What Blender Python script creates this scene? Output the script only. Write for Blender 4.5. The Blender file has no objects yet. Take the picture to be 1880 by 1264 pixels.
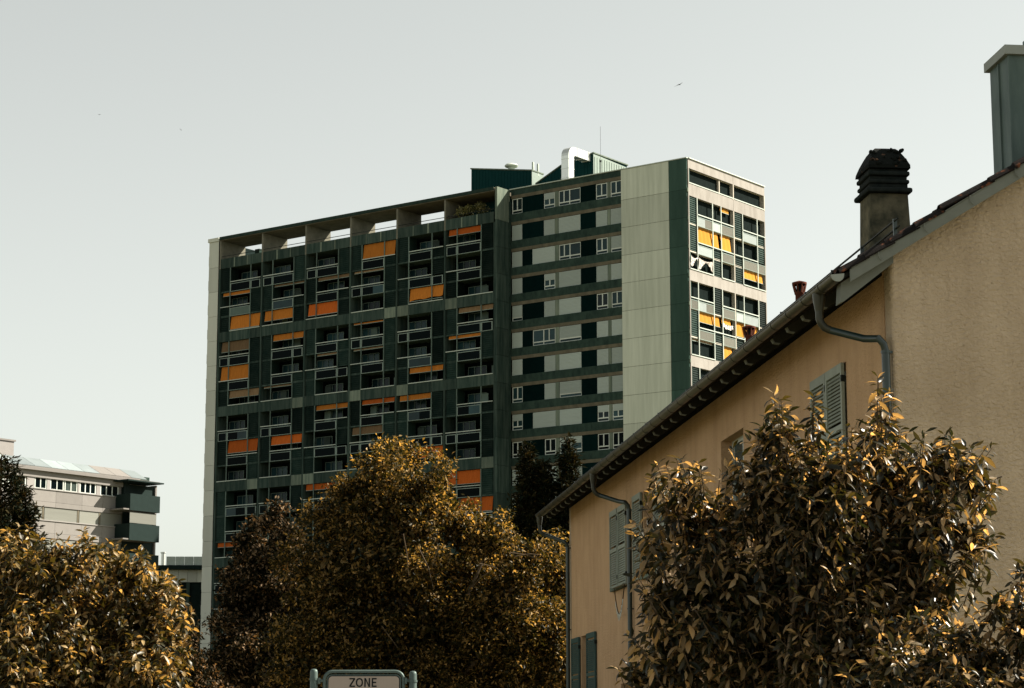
import bpy, math, random
import numpy as np
from mathutils import Matrix, Vector, Euler
random.seed(7); rng = np.random.default_rng(7)
S = bpy.context.scene; COL = S.collection
R = math.radians

# ------------------------------------------------------------------ camera
PITCH = 0.1734; FPX = 4038.0
cd = bpy.data.cameras.new('camera'); cam = bpy.data.objects.new('camera', cd); COL.objects.link(cam)
cd.sensor_width = 36; cd.lens = FPX/1880*36; cd.clip_start = .1; cd.clip_end = 6000
cam.matrix_world = Matrix.Translation((0, 0, 1.6)) @ Matrix.Rotation(math.pi/2+PITCH, 4, 'X') @ Matrix.Rotation(-.0011, 4, 'Z')
S.camera = cam

# ------------------------------------------------------------------ light
SUN_AZ = R(78); SUN_EL = R(40)
w = bpy.data.worlds.new('World'); S.world = w; w.use_nodes = True
nt = w.node_tree; bg = nt.nodes['Background']
sky = nt.nodes.new('ShaderNodeTexSky'); sky.sky_type = 'NISHITA'; sky.sun_disc = False
sky.sun_elevation = SUN_EL; sky.sun_rotation = SUN_AZ
sky.altitude = 300; sky.air_density = 1.0; sky.dust_density = 1.3; sky.ozone_density = 1.0
hs = nt.nodes.new('ShaderNodeHueSaturation'); hs.inputs['Saturation'].default_value = .22
tn = nt.nodes.new('ShaderNodeMixRGB'); tn.blend_type = 'MULTIPLY'; tn.inputs[0].default_value = 1
tn.inputs[2].default_value = (1.0, 1.0, .895, 1)
nt.links.new(sky.outputs[0], hs.inputs['Color']); nt.links.new(hs.outputs[0], tn.inputs[1]); nt.links.new(tn.outputs[0], bg.inputs[0])
bg.inputs[1].default_value = .057
sd = bpy.data.lights.new('sun', 'SUN'); sun = bpy.data.objects.new('sun', sd); COL.objects.link(sun)
sd.energy = 5.0; sd.angle = R(.5); sd.color = (1, .91, .78)
sdir = Vector((math.sin(SUN_AZ)*math.cos(SUN_EL), math.cos(SUN_AZ)*math.cos(SUN_EL), math.sin(SUN_EL)))
sun.rotation_euler = sdir.to_track_quat('Z', 'Y').to_euler()
S.view_settings.view_transform = 'Standard'; S.view_settings.look = 'None'
S.view_settings.exposure = 1.62; S.view_settings.gamma = 1; S.view_settings.use_curve_mapping = False
S.render.engine = 'CYCLES'

# ------------------------------------------------------------------ helpers
def tag(o, label=None, cat=None, group=None, kind=None):
    if label: o['label'] = label
    if cat: o['category'] = cat
    if group: o['group'] = group
    if kind: o['kind'] = kind
    return o
def empty(name, loc, rz=0):
    o = bpy.data.objects.new(name, None); COL.objects.link(o); o.location = loc; o.rotation_euler = (0, 0, rz); return o
def link(name, me, parent=None, loc=(0, 0, 0), rz=0):
    o = bpy.data.objects.new(name, me); COL.objects.link(o); o.location = loc; o.rotation_euler = (0, 0, rz)
    if parent: o.parent = parent
    return o
class MB:
    def __init__(s): s.v = []; s.f = []
    def add(s, v, f):
        n = len(s.v); s.v += [tuple(q) for q in v]; s.f += [tuple(i+n for i in q) for q in f]; return s
    def box(s, x0, x1, y0, y1, z0, z1):
        v = [(x, y, z) for z in (z0, z1) for y in (y0, y1) for x in (x0, x1)]
        return s.add(v, [(0, 2, 3, 1), (4, 5, 7, 6), (0, 1, 5, 4), (2, 6, 7, 3), (0, 4, 6, 2), (1, 3, 7, 5)])
    def prism(s, poly, a, b, axis='y'):
        """polygon in the plane across axis, from a to b"""
        def P(u, v, t): return (u, t, v) if axis == 'y' else ((t, u, v) if axis == 'x' else (u, v, t))
        n = len(poly); v = [P(u, q, a) for u, q in poly]+[P(u, q, b) for u, q in poly]
        f = [tuple(range(n)), tuple(range(2*n-1, n-1, -1))]+[(i, i+n, (i+1) % n+n, (i+1) % n) for i in range(n)]
        return s.add(v, f)
    def tube(s, pts, rad, n=8, cap=True):
        pts = [Vector(p) for p in pts]; m = len(pts)
        rr = rad if isinstance(rad, (list, tuple)) else [rad]*m
        v = []; up = None
        for i, p in enumerate(pts):
            t = (pts[min(i+1, m-1)]-pts[max(i-1, 0)]).normalized()
            if up is None: up = Vector((0, 0, 1)) if abs(t.z) < .9 else Vector((1, 0, 0))
            a = t.cross(up).normalized(); b = a.cross(t).normalized(); up = b
            for k in range(n):
                an = 2*math.pi*k/n; v.append(p+(a*math.cos(an)+b*math.sin(an))*rr[i])
        f = [(i*n+k, i*n+(k+1) % n, (i+1)*n+(k+1) % n, (i+1)*n+k) for i in range(m-1) for k in range(n)]
        if cap: f += [tuple(range(n-1, -1, -1)), tuple((m-1)*n+k for k in range(n))]
        return s.add(v, f)
    def lathe(s, prof, c=(0, 0), n=16):
        return s.tube([(c[0], c[1], z) for r, z in prof], [r for r, z in prof], n)
    def mesh(s, name, mat, smooth=False):
        me = bpy.data.meshes.new(name); me.from_pydata(s.v, [], s.f); me.update()
        if mat: me.materials.append(mat)
        import bmesh as _b
        bm = _b.new(); bm.from_mesh(me); _b.ops.recalc_face_normals(bm, faces=bm.faces); bm.to_mesh(me); bm.free()
        if smooth:
            me.polygons.foreach_set('use_smooth', [True]*len(me.polygons))
            try: me.set_sharp_from_angle(angle=R(40))
            except Exception: pass
        return me
    def build(s, name, mat, parent=None, loc=(0, 0, 0), rz=0, smooth=False):
        return link(name, s.mesh(name, mat, smooth), parent, loc, rz)
_bx = {}
def boxmesh(mat, dx, dy, dz):
    k = (mat.name, round(dx, 3), round(dy, 3), round(dz, 3))
    if k not in _bx: _bx[k] = MB().box(-dx/2, dx/2, -dy/2, dy/2, -dz/2, dz/2).mesh('block', mat)
    return _bx[k]
def bx(name, mat, parent, x0, x1, y0, y1, z0, z1, off=(0, 0, 0)):
    return link(name, boxmesh(mat, x1-x0, y1-y0, z1-z0), parent, ((x0+x1)/2-off[0], (y0+y1)/2-off[1], (z0+z1)/2-off[2]))
def at(u, v, Y):
    """world point seen at photograph position u, v at distance Y"""
    x = (u-940)/FPX; zc = -(v-632)/FPX
    y = math.cos(PITCH)-zc*math.sin(PITCH); z = math.sin(PITCH)+zc*math.cos(PITCH)
    return Vector((x/y*Y, Y, 1.6+z/y*Y))

# ------------------------------------------------------------------ materials
def mat(name, col, rough=.8, var=.12, scale=(1, 1, 1), nscale=2.0, bump=0, bscale=20, bdist=.01, metal=0, spec=.07, col2=None, cut=None, island=0, detail=6):
    m = bpy.data.materials.new(name); m.use_nodes = True; t = m.node_tree; b = t.nodes['Principled BSDF']
    b.inputs['Roughness'].default_value = rough; b.inputs['Metallic'].default_value = metal
    b.inputs['Specular IOR Level'].default_value = spec
    geo = t.nodes.new('ShaderNodeNewGeometry'); mp = t.nodes.new('ShaderNodeMapping'); mp.inputs['Scale'].default_value = scale
    t.links.new(geo.outputs['Position'], mp.inputs['Vector'])
    nz = t.nodes.new('ShaderNodeTexNoise'); nz.inputs['Scale'].default_value = nscale; nz.inputs['Detail'].default_value = detail
    nz.inputs['Roughness'].default_value = .62
    t.links.new(mp.outputs[0], nz.inputs['Vector'])
    rp = t.nodes.new('ShaderNodeValToRGB'); lo, hi = cut or (.3, .7)
    rp.color_ramp.elements[0].position = lo; rp.color_ramp.elements[1].position = hi
    c2 = col2 or tuple(min(1, c*(1+var)) for c in col); c1 = col if col2 else tuple(c*(1-var) for c in col)
    rp.color_ramp.elements[0].color = (*c1, 1); rp.color_ramp.elements[1].color = (*c2, 1)
    t.links.new(nz.outputs['Fac'], rp.inputs['Fac'])
    oi = t.nodes.new('ShaderNodeObjectInfo'); mr = t.nodes.new('ShaderNodeMapRange')
    mr.inputs['To Min'].default_value = 1-island-.05; mr.inputs['To Max'].default_value = 1+island+.05
    t.links.new(oi.outputs['Random'], mr.inputs['Value'])
    mu = t.nodes.new('ShaderNodeVectorMath'); mu.operation = 'SCALE'
    t.links.new(rp.outputs['Color'], mu.inputs[0]); t.links.new(mr.outputs[0], mu.inputs['Scale'])
    t.links.new(mu.outputs[0], b.inputs['Base Color'])
    if bump:
        n2 = t.nodes.new('ShaderNodeTexNoise'); n2.inputs['Scale'].default_value = bscale; n2.inputs['Detail'].default_value = 4
        t.links.new(mp.outputs[0] if scale == (1, 1, 1) else geo.outputs['Position'], n2.inputs['Vector'])
        bp = t.nodes.new('ShaderNodeBump'); bp.inputs['Strength'].default_value = bump; bp.inputs['Distance'].default_value = bdist
        t.links.new(n2.outputs['Fac'], bp.inputs['Height']); t.links.new(bp.outputs[0], b.inputs['Normal'])
    return m
def leafmat(name, c1, c2, c3, rough=.38, trans=.35, tcol=None, spec=.5):
    m = bpy.data.materials.new(name); m.use_nodes = True; t = m.node_tree; b = t.nodes['Principled BSDF']; out = t.nodes['Material Output']
    geo = t.nodes.new('ShaderNodeNewGeometry'); oi = t.nodes.new('ShaderNodeObjectInfo')
    ad = t.nodes.new('ShaderNodeMath'); ad.operation = 'ADD'
    t.links.new(geo.outputs['Random Per Island'], ad.inputs[0]); t.links.new(oi.outputs['Random'], ad.inputs[1])
    fr = t.nodes.new('ShaderNodeMath'); fr.operation = 'FRACT'; t.links.new(ad.outputs[0], fr.inputs[0])
    rp = t.nodes.new('ShaderNodeValToRGB'); e = rp.color_ramp.elements
    e[0].position = 0; e[0].color = (*c1, 1); e[1].position = 1; e[1].color = (*c3, 1); k = e.new(.6); k.color = (*c2, 1)
    t.links.new(fr.outputs[0], rp.inputs['Fac']); t.links.new(rp.outputs[0], b.inputs['Base Color'])
    b.inputs['Roughness'].default_value = rough; b.inputs['Specular IOR Level'].default_value = spec
    tr = t.nodes.new('ShaderNodeBsdfTranslucent'); hv = t.nodes.new('ShaderNodeMixRGB'); hv.blend_type = 'MULTIPLY'; hv.inputs[0].default_value = 1
    hv.inputs[2].default_value = (*(tcol or (1.6, 1.1, .5)), 1)
    t.links.new(rp.outputs[0], hv.inputs[1]); t.links.new(hv.outputs[0], tr.inputs[0])
    mx = t.nodes.new('ShaderNodeMixShader'); mx.inputs[0].default_value = trans
    t.links.new(b.outputs[0], mx.inputs[1]); t.links.new(tr.outputs[0], mx.inputs[2]); t.links.new(mx.outputs[0], out.inputs['Surface'])
    return m
V = (.9, .9, .13)   # vertical streak scaling
M = dict(
 conc=mat('green_grey_concrete', (.022, .040, .034), .9, scale=(1.6, 1.6, .16), nscale=1.9, col2=(.082, .108, .09), cut=(.38, .88), island=.2, bump=.2, bscale=6),
 conc_pale=mat('pale_concrete', (.085, .115, .092), .9, scale=(1.6, 1.6, .2), nscale=1.8, col2=(.19, .22, .172), cut=(.3, .75), island=.2),
 conc_dark=mat('dark_green_band', (.015, .028, .024), .95, scale=(1, 1, .5), nscale=2.2, col2=(.036, .060, .048), island=.1),
 conc_cream=mat('sunlit_cream_concrete', (.215, .20, .178), .85, scale=(1, 1, .25), nscale=1.6, col2=(.285, .27, .245), cut=(.25, .6)),  # tower concrete as sunlit on the end wall, light held in the colour
 nose=mat('brown_slab_edge', (.085, .078, .058), .9, scale=(1, 1, .4), nscale=1.5, col2=(.15, .135, .10)),
 end=mat('pale_end_wall', (.46, .475, .42), .85, scale=V, nscale=1, col2=(.53, .545, .48), cut=(.2, .8), island=.05),
 fieldpanel=mat('pale_green_panel', (.40, .43, .355), .85, scale=(1.6, 1.6, .10), nscale=1.5, col2=(.53, .56, .475), cut=(.3, .7), island=.05),
 corner=mat('dark_green_corner', (.028, .058, .047), .85, scale=V, nscale=1.6, col2=(.048, .088, .072), island=.1),
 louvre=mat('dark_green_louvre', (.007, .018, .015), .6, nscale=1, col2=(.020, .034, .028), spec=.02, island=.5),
 alu=mat('grey_aluminium', (.22, .275, .245), .45, .1, island=.1),
 rail=mat('pale_rail', (.44, .49, .44), .5, .08, island=.05),
 post=mat('grey_green_post', (.10, .14, .12), .5, .1, island=.1),
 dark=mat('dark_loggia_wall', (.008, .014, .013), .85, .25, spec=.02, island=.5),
 sidewall=mat('loggia_side_wall', (.16, .18, .15), .85, .1, island=.15),
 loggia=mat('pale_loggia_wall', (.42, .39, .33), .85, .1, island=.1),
 curtain=mat('curtain', (.09, .125, .11), .8, .15, scale=(5, 5, .3), nscale=3, island=.6),
 glassd=mat('dark_pane', (.001, .0035, .004), .25, .2, spec=.02, island=.3),
 glassb=mat('bluish_pane', (.012, .032, .036), .2, .3, nscale=.6, spec=.12, island=.6),
 glassp=mat('pale_pane', (.26, .30, .29), .35, .08, spec=.3, island=.1),
 glassg=mat('grey_wired_pane', (.12, .12, .10), .4, .12, scale=(3, 3, 3), island=.12),
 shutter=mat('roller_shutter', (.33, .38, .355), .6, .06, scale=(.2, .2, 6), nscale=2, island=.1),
 wframe=mat('white_window_frame', (.52, .56, .52), .5, .06, island=.1),
 orange=mat('orange_awning', (.42, .145, .022), .85, .14, scale=(4, 4, .3), nscale=2, island=.2),
 sunlit_orange=mat('sunlit_orange_awning', (.40, .18, .022), .85, .1, scale=(4, 4, .3), nscale=2, island=.06),  # awning copy for the sunlit end wall, sunlight mixed into its orange
 deep=mat('deep_orange_awning', (.40, .09, .014), .85, .14, scale=(4, 4, .3), nscale=2, island=.15),
 tan=mat('faded_awning', (.20, .13, .07), .85, .15, scale=(4, 4, .3), nscale=2, island=.3),
 teal=mat('dark_teal_sheet', (.004, .032, .032), .6, .1, spec=.03, island=.05),
 sunlit_sheet=mat('sunlit_green_sheet', (.22, .27, .24), .6, .08),  # paler copy of the teal sheet, sunlight on the sides put into the colour
 duct=mat('bright_duct_metal', (.62, .64, .60), .32, .05, metal=.75),
 zinc=mat('weathered_zinc', (.07, .10, .095), .5, scale=(2, 2, .5), nscale=2.5, col2=(.12, .16, .148), metal=.1, bump=.1, bscale=40),
 gutter=mat('gutter_metal', (.045, .045, .034), .36, .3, nscale=3, metal=.3, spec=.3),
 pipe=mat('green_grey_pipe', (.016, .030, .027), .3, .2, nscale=3, spec=.5),
 clad=mat('near_black_cladding', (.002, .009, .009), .8, .15, spec=.0, island=.2),
 finc=mat('terrace_concrete', (.115, .115, .09), .9, nscale=1.5, col2=(.19, .18, .14)),
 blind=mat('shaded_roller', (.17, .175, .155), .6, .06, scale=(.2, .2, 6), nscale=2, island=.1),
 cap=mat('pale_metal_cap', (.27, .29, .27), .5, .1),
 white=mat('white_render', (.245, .235, .225), .85, .05, island=.03),
 lwall=mat('greyish_cream_panel', (.185, .176, .165), .8, .05, island=.05),
 solar=mat('solar_glass', (.17, .20, .205), .4, .12, nscale=.5, spec=.25, island=.25),
 balc=mat('dark_balcony', (.012, .022, .020), .5, .1),
 clay=mat('clay_tile', (.012, .010, .009), .85, nscale=7, col2=(.26, .09, .04), cut=(.56, .78), island=.3, bump=.4, bscale=50),
 fascia=mat('grey_green_board', (.13, .14, .125), .6, scale=(1, 1, 1), nscale=3, col2=(.17, .18, .16)),
 rafter=mat('rafter_paint', (.03, .03, .026), .7, .15, nscale=5),
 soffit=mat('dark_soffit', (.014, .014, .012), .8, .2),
 shutpaint=mat('shutter_paint', (.26, .285, .24), .5, .1, nscale=5, island=.06),
 shutteal=mat('teal_shutter_paint', (.05, .09, .085), .5, .1, nscale=5),
 chim=mat('sooty_render', (.035, .037, .027), .95, nscale=4, col2=(.17, .15, .10), cut=(.32, .75), bump=.5, bscale=30, bdist=.01),
 soot=mat('black_soot', (.006, .010, .010), .9, nscale=8, col2=(.022, .026, .024), bump=.4, bscale=30),
 mossy=mat('orange_black_tile', (.008, .010, .009), .9, nscale=9, col2=(.22, .12, .075), cut=(.62, .72), bump=.6, bscale=30, bdist=.02),
 terra=mat('terracotta', (.10, .03, .017), .7, .2, nscale=8),
 black=mat('black_iron', (.015, .018, .016), .5, .1),
 bark=mat('bark', (.06, .045, .03), .9, nscale=8, col2=(.16, .12, .08), bump=.5, bscale=30),
 twig=mat('twig_bark', (.07, .05, .03), .8, .25, nscale=6),
 galv=mat('galvanised_tube', (.085, .115, .105), .42, .12, nscale=6, metal=.2),
 signface=mat('sign_reflective_face', (.33, .275, .23), .5, .03, scale=(60, .1, .1), nscale=4),
 ink=mat('black_print', (.012, .014, .014), .5, .05),
 bird=mat('dark_feathers', (.03, .028, .025), .8, .2),
 cloth=mat('white_cloth', (.72, .70, .66), .9, .06),
 mulch=mat('dark_room', (.01, .012, .012), .9, .1),
)
def roughcast(name, col, col2, stain=None):
    m = mat(name, col, .95, nscale=1.1, col2=col2, cut=(.3, .75))
    t = m.node_tree; b = t.nodes['Principled BSDF']
    geo = [n for n in t.nodes if n.type == 'NEW_GEOMETRY'][0]
    mp = t.nodes.new('ShaderNodeMapping'); mp.inputs['Rotation'].default_value = (0, R(22), R(8)); mp.inputs['Scale'].default_value = (17, 17, 24)
    t.links.new(geo.outputs['Position'], mp.inputs['Vector'])
    a = t.nodes.new('ShaderNodeTexNoise'); a.inputs['Scale'].default_value = 1; a.inputs['Detail'].default_value = 4; a.inputs['Roughness'].default_value = .55
    a.inputs['Distortion'].default_value = .5
    t.links.new(mp.outputs[0], a.inputs['Vector'])
    bp = t.nodes.new('ShaderNodeBump'); bp.inputs['Strength'].default_value = 1; bp.inputs['Distance'].default_value = .05 if not stain else .03
    t.links.new(a.outputs['Fac'], bp.inputs['Height']); t.links.new(bp.outputs[0], b.inputs['Normal'])
    # scattered dark specks of dirt
    v = t.nodes.new('ShaderNodeTexVoronoi'); v.inputs['Scale'].default_value = 7; t.links.new(geo.outputs['Position'], v.inputs['Vector'])
    r = t.nodes.new('ShaderNodeValToRGB'); r.color_ramp.elements[0].position = .05; r.color_ramp.elements[0].color = (.45, .4, .36, 1)
    r.color_ramp.elements[1].position = .13; r.color_ramp.elements[1].color = (1, 1, 1, 1)
    t.links.new(v.outputs['Distance'], r.inputs['Fac'])
    mu = t.nodes.new('ShaderNodeMixRGB'); mu.blend_type = 'MULTIPLY'; mu.inputs[0].default_value = .4
    src = b.inputs['Base Color'].links[0].from_socket
    m3 = t.nodes.new('ShaderNodeMapping'); m3.inputs['Scale'].default_value = (2.6, 2.6, .28); t.links.new(geo.outputs['Position'], m3.inputs['Vector'])
    n3 = t.nodes.new('ShaderNodeTexNoise'); n3.inputs['Scale'].default_value = 1; n3.inputs['Detail'].default_value = 7; n3.inputs['Roughness'].default_value = .7; t.links.new(m3.outputs[0], n3.inputs['Vector'])
    r3 = t.nodes.new('ShaderNodeValToRGB'); r3.color_ramp.elements[0].position = .3; r3.color_ramp.elements[0].color = (.70, .68, .66, 1)
    r3.color_ramp.elements[1].position = .56; r3.color_ramp.elements[1].color = (1, 1, 1, 1); t.links.new(n3.outputs['Fac'], r3.inputs['Fac'])
    m4 = t.nodes.new('ShaderNodeMixRGB'); m4.blend_type = 'MULTIPLY'; m4.inputs[0].default_value = .45; t.links.new(src, m4.inputs[1]); t.links.new(r3.outputs[0], m4.inputs[2]); src = m4.outputs[0]
    t.links.new(src, mu.inputs[1]); t.links.new(r.outputs[0], mu.inputs[2]); t.links.new(mu.outputs[0], b.inputs['Base Color'])
    return m
M['gable'] = roughcast('roughcast_gable', (.44, .34, .24), (.55, .435, .32))
M['side'] = roughcast('roughcast_side', (.52, .335, .195), (.62, .41, .25), .5)
L_BUSH = leafmat('glossy_amber_leaf', (.005, .009, .004), (.026, .024, .007), (.42, .31, .17), rough=.36, trans=.42, tcol=(2.1, 1.5, .7), spec=.42)
L_LEFT = leafmat('amber_green_leaf', (.009, .013, .004), (.055, .045, .012), (.42, .30, .14), rough=.4, trans=.42, tcol=(1.9, 1.4, .62), spec=.32)
L_MID = leafmat('small_amber_leaf', (.007, .010, .004), (.040, .035, .010), (.38, .26, .11), rough=.45, trans=.42, tcol=(1.8, 1.35, .5), spec=.12)
L_DARK = leafmat('dark_brown_leaf', (.004, .006, .003), (.016, .015, .008), (.24, .165, .10), rough=.6, trans=.2, spec=.03)
L_CON = leafmat('conifer_needle', (.004, .008, .005), (.010, .013, .006), (.05, .04, .018), rough=.6, trans=.12, spec=.03)
L_POT = leafmat('pale_terrace_leaf', (.05, .06, .025), (.16, .16, .07), (.4, .36, .2), rough=.4, trans=.4, tcol=(1.4, 1.3, .7), spec=.2)

# ------------------------------------------------------------------ ground
def sheet(name, m, x0, x1, y0, y1, z):
    o = MB().add([(x0, y0, z), (x1, y0, z), (x1, y1, z), (x0, y1, z)], [(0, 1, 2, 3)]).build(name, m); return tag(o, kind='structure')
sheet('ground', mat('grass_ground', (.08, .08, .04), .95, nscale=.6, col2=(.13, .115, .06)), -2500, 2500, -600, 4500, 0)
sheet('road', mat('asphalt', (.045, .045, .045), .9, .15, nscale=2), -60, 60, 4, 10.5, .004)
pv = MB().box(-60, 60, 10.6, 12.6, -.05, .12).build('pavement', mat('paving_concrete', (.3, .29, .27), .9, .1)); tag(pv, kind='structure')
kb = MB().box(-60, 60, 10.45, 10.597, -.05, .125).build('kerb', M['conc_pale']); tag(kb, kind='structure')

# ================================================================== TOWER
TO = (17.098, 207.651, 0); YAW = .6433
tower = tag(empty('apartment_tower', TO, -YAW), 'tall dark green concrete apartment tower with orange awnings and flat roof', 'building')
SB0 = 55.36; ROOF = 56.31; H0 = 52.62; ST = 2.8; SF = 2.145
FIN = [-60.8+6.472*i for i in range(7)]; FIN[6] = -21.97
DEP = 14.6
# core
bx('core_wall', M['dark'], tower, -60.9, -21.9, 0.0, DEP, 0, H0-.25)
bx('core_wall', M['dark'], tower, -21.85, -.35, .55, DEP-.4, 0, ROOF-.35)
class Facade:
    """a runs right as seen from outside, w runs inward"""
    def __init__(s, ox, oy, rz): s.o = (ox, oy); s.r = rz; s.c = round(math.cos(rz)); s.s = round(math.sin(rz))
    def P(s, a, wd, z): return (s.o[0]+a*s.c-wd*s.s, s.o[1]+a*s.s+wd*s.c, z)
    def box(s, name, m, a0, a1, w0, w1, z0, z1, parent=tower, off=None):
        c = s.P((a0+a1)/2, (w0+w1)/2, (z0+z1)/2)
        if off: # sub-part: location in the parent's own axes
            return link(name, boxmesh(m, a1-a0, w1-w0, z1-z0), parent, ((a0+a1)/2-off[0], (w0+w1)/2-off[1], (z0+z1)/2-off[2]))
        return link(name, boxmesh(m, a1-a0, w1-w0, z1-z0), parent, c, s.r)
FL = Facade(0, -SF, 0); FG = Facade(0, 0, math.pi/2)
_lv = {}
def louvre(F, a0, a1, z0, z1, depth=1.35):
    k = (round(a1-a0, 2), round(z1-z0, 2))
    if k not in _lv:
        W, H = k; b = MB(); b.box(-W/2, W/2, .09, depth, -H/2, H/2)
        n = max(2, int(round(H/.21)))
        for i in range(n):
            z = -H/2+(i+.5)*H/n; d = H/n
            b.prism([(.0, z-d*.42), (.03, z-d*.42), (.088, z+d*.40), (.06, z+d*.40)], -W/2+.03, W/2-.03, 'x')
        b.box(-W/2, -W/2+.03, -.005, .09, -H/2, H/2).box(W/2-.03, W/2, -.005, .09, -H/2, H/2)
        _lv[k] = b.mesh('louvre_panel', M['louvre'])
    return link('louvre_panel', _lv[k], tower, F.P((a0+a1)/2, .03, (z0+z1)/2), F.r)
_bal = {}
def balustrade(F, a0, a1, zb, glass='glassd', half=None):
    """framed panel hung under a handrail; zb is the floor level, 1.15 high"""
    W = round(a1-a0, 2); H = .93
    if W not in _bal:
        b = MB()
        b.box(-W/2, W/2, -.03, .03, -H/2, -H/2+.05).box(-W/2, W/2, -.03, .03, H/2-.06, H/2)
        b.box(-W/2, -W/2+.09, -.03, .03, -H/2+.05, H/2-.06).box(W/2-.09, W/2, -.03, .03, -H/2+.05, H/2-.06)
        _bal[W] = b.mesh('balustrade', M['alu'])
    z = zb+H/2
    o = link('balustrade', _bal[W], tower, F.P((a0+a1)/2, -.02, z), F.r)
    iw = W-.18; ih = H-.11
    if half:
        link('pane', boxmesh(M[half[0]], iw/2, .02, ih), o, (-iw/4, 0, -.005)); link('pane', boxmesh(M[half[1]], iw/2, .02, ih), o, (iw/4, .004, -.005))
    else: link('pane', boxmesh(M[glass], iw, .02, ih), o, (0, 0, -.005))
    return o
def awning(F, a0, a1, ztop, frac, m, wob=0):
    h = 1.6*frac; W = a1-a0; n = max(4, int(W/.35)); b = MB(); v = []
    for r in range(3):
        for i in range(n+1):
            t = i/n; dz = h*r/2
            if wob and r == 2: dz -= wob*(abs(math.sin(t*7))*.5+.5*t)
            v.append((-W/2+W*t, (.03 if i % 2 else 0)-.10*r*frac+.06, -dz))
    v2 = [(x, y+.02, z) for x, y, z in v]; N = len(v); f = []
    for r in range(2):
        for i in range(n):
            a = r*(n+1)+i; f += [(a, a+1, a+n+2, a+n+1), (N+a, N+a+n+1, N+a+n+2, N+a+1)]
    for i in range(n): a = 2*(n+1)+i; f.append((a, a+1, N+a+1, N+a))
    b.add(v+v2, f)
    o = b.build('awning', M[m], tower, F.P((a0+a1)/2, .12, ztop-.02), F.r)
    if frac < .97: link('awning_bar', boxmesh(M['alu'], W, .05, .05), o, (0, .07-.2*frac, -h-.02))
    return o
_win = {}
def door(F, a0, a1, zf, w0=1.5, pale=False):
    """glazed balcony door set at the back of the loggia"""
    W = round(a1-a0, 2)
    if W not in _win:
        b = MB()
        for x in (-W/2, -W/6, W/6+.0, W/2-.06): b.box(x, x+.06, -.03, .02, 0, 2.2)
        b.box(-W/2+.06, W/2-.06, -.028, .018, 2.14, 2.2).box(-W/2+.06, W/2-.06, -.028, .018, 0, .08); _win[W] = b.mesh('balcony_door', M['post'])
    o = link('balcony_door', _win[W], tower, F.P((a0+a1)/2, w0, zf+.02), F.r)
    link('pane', boxmesh(M['glassb'], W-.1, .01, 2.05), o, (0, .03, 1.1))
    return o
# patterns: (left column, right column) over rows o1 b1 o2 b2 o3 ; L louvre, O open, P panel
PA = {'A': ('LLOLL', 'OPLLO'), 'B': ('OPLLO', 'LLOLL'), 'C': ('LLOPO', 'OLLLL'), 'D': ('LLOLL', 'OLLPO'), 'E': ('OPOLL', 'LLLLO'),
      'F': ('LLLLO', 'OPOLL'), 'G': ('OLLLL', 'LLOPO')}
LAY = ['ABBCDE', 'EFDEEA', 'BBDCGC', 'FBBDAG', 'ECBADB', 'BAEDCF']
AW = {(0, 0): [(1, .22, 'orange', 'LM'), (2, .92, 'orange', 'MR')], (0, 1): [(2, .7, 'orange', 'LM'), (1, .12, 'tan', 'MR')],
 (0, 2): [(1, .22, 'tan', 'MR'), (2, .8, 'deep', 'LM')], (0, 3): [(0, 1, 'orange', 'MR'), (1, .12, 'tan', 'LM')], (0, 4): [(2, .85, 'orange', 'MR')], (0, 5): [(0, .4, 'deep', 'LM')],
 (1, 0): [(0, .72, 'tan', 'LM'), (1, 1, 'orange', 'LM'), (2, .5, 'tan', 'MR')], (1, 1): [(0, .42, 'orange', 'MR'), (2, .1, 'tan', 'LM')], (1, 2): [(1, .12, 'tan', 'MR')],
 (1, 3): [(0, .1, 'orange', 'LM'), (1, .1, 'tan', 'LM')], (1, 4): [(2, .35, 'orange', 'MR')], (1, 5): [(0, .32, 'tan', 'MR'), (1, .2, 'orange', 'LM')],
 (2, 0): [(1, .85, 'deep', 'MR')], (2, 1): [(1, .6, 'deep', 'MR')], (2, 2): [(0, .32, 'orange', 'MR')], (2, 3): [(0, .3, 'deep', 'MR'), (1, .5, 'tan', 'LM')],
 (2, 4): [(0, .35, 'orange', 'LM'), (2, .7, 'deep', 'MR')], (2, 5): [], (3, 2): [(0, .4, 'deep', 'LM')], (3, 5): [(0, .85, 'deep', 'LM'), (1, .9, 'deep', 'MR')],
 (3, 0): [(2, .3, 'deep', 'LM')], (4, 1): [(0, .5, 'orange', 'LM')]}
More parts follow.
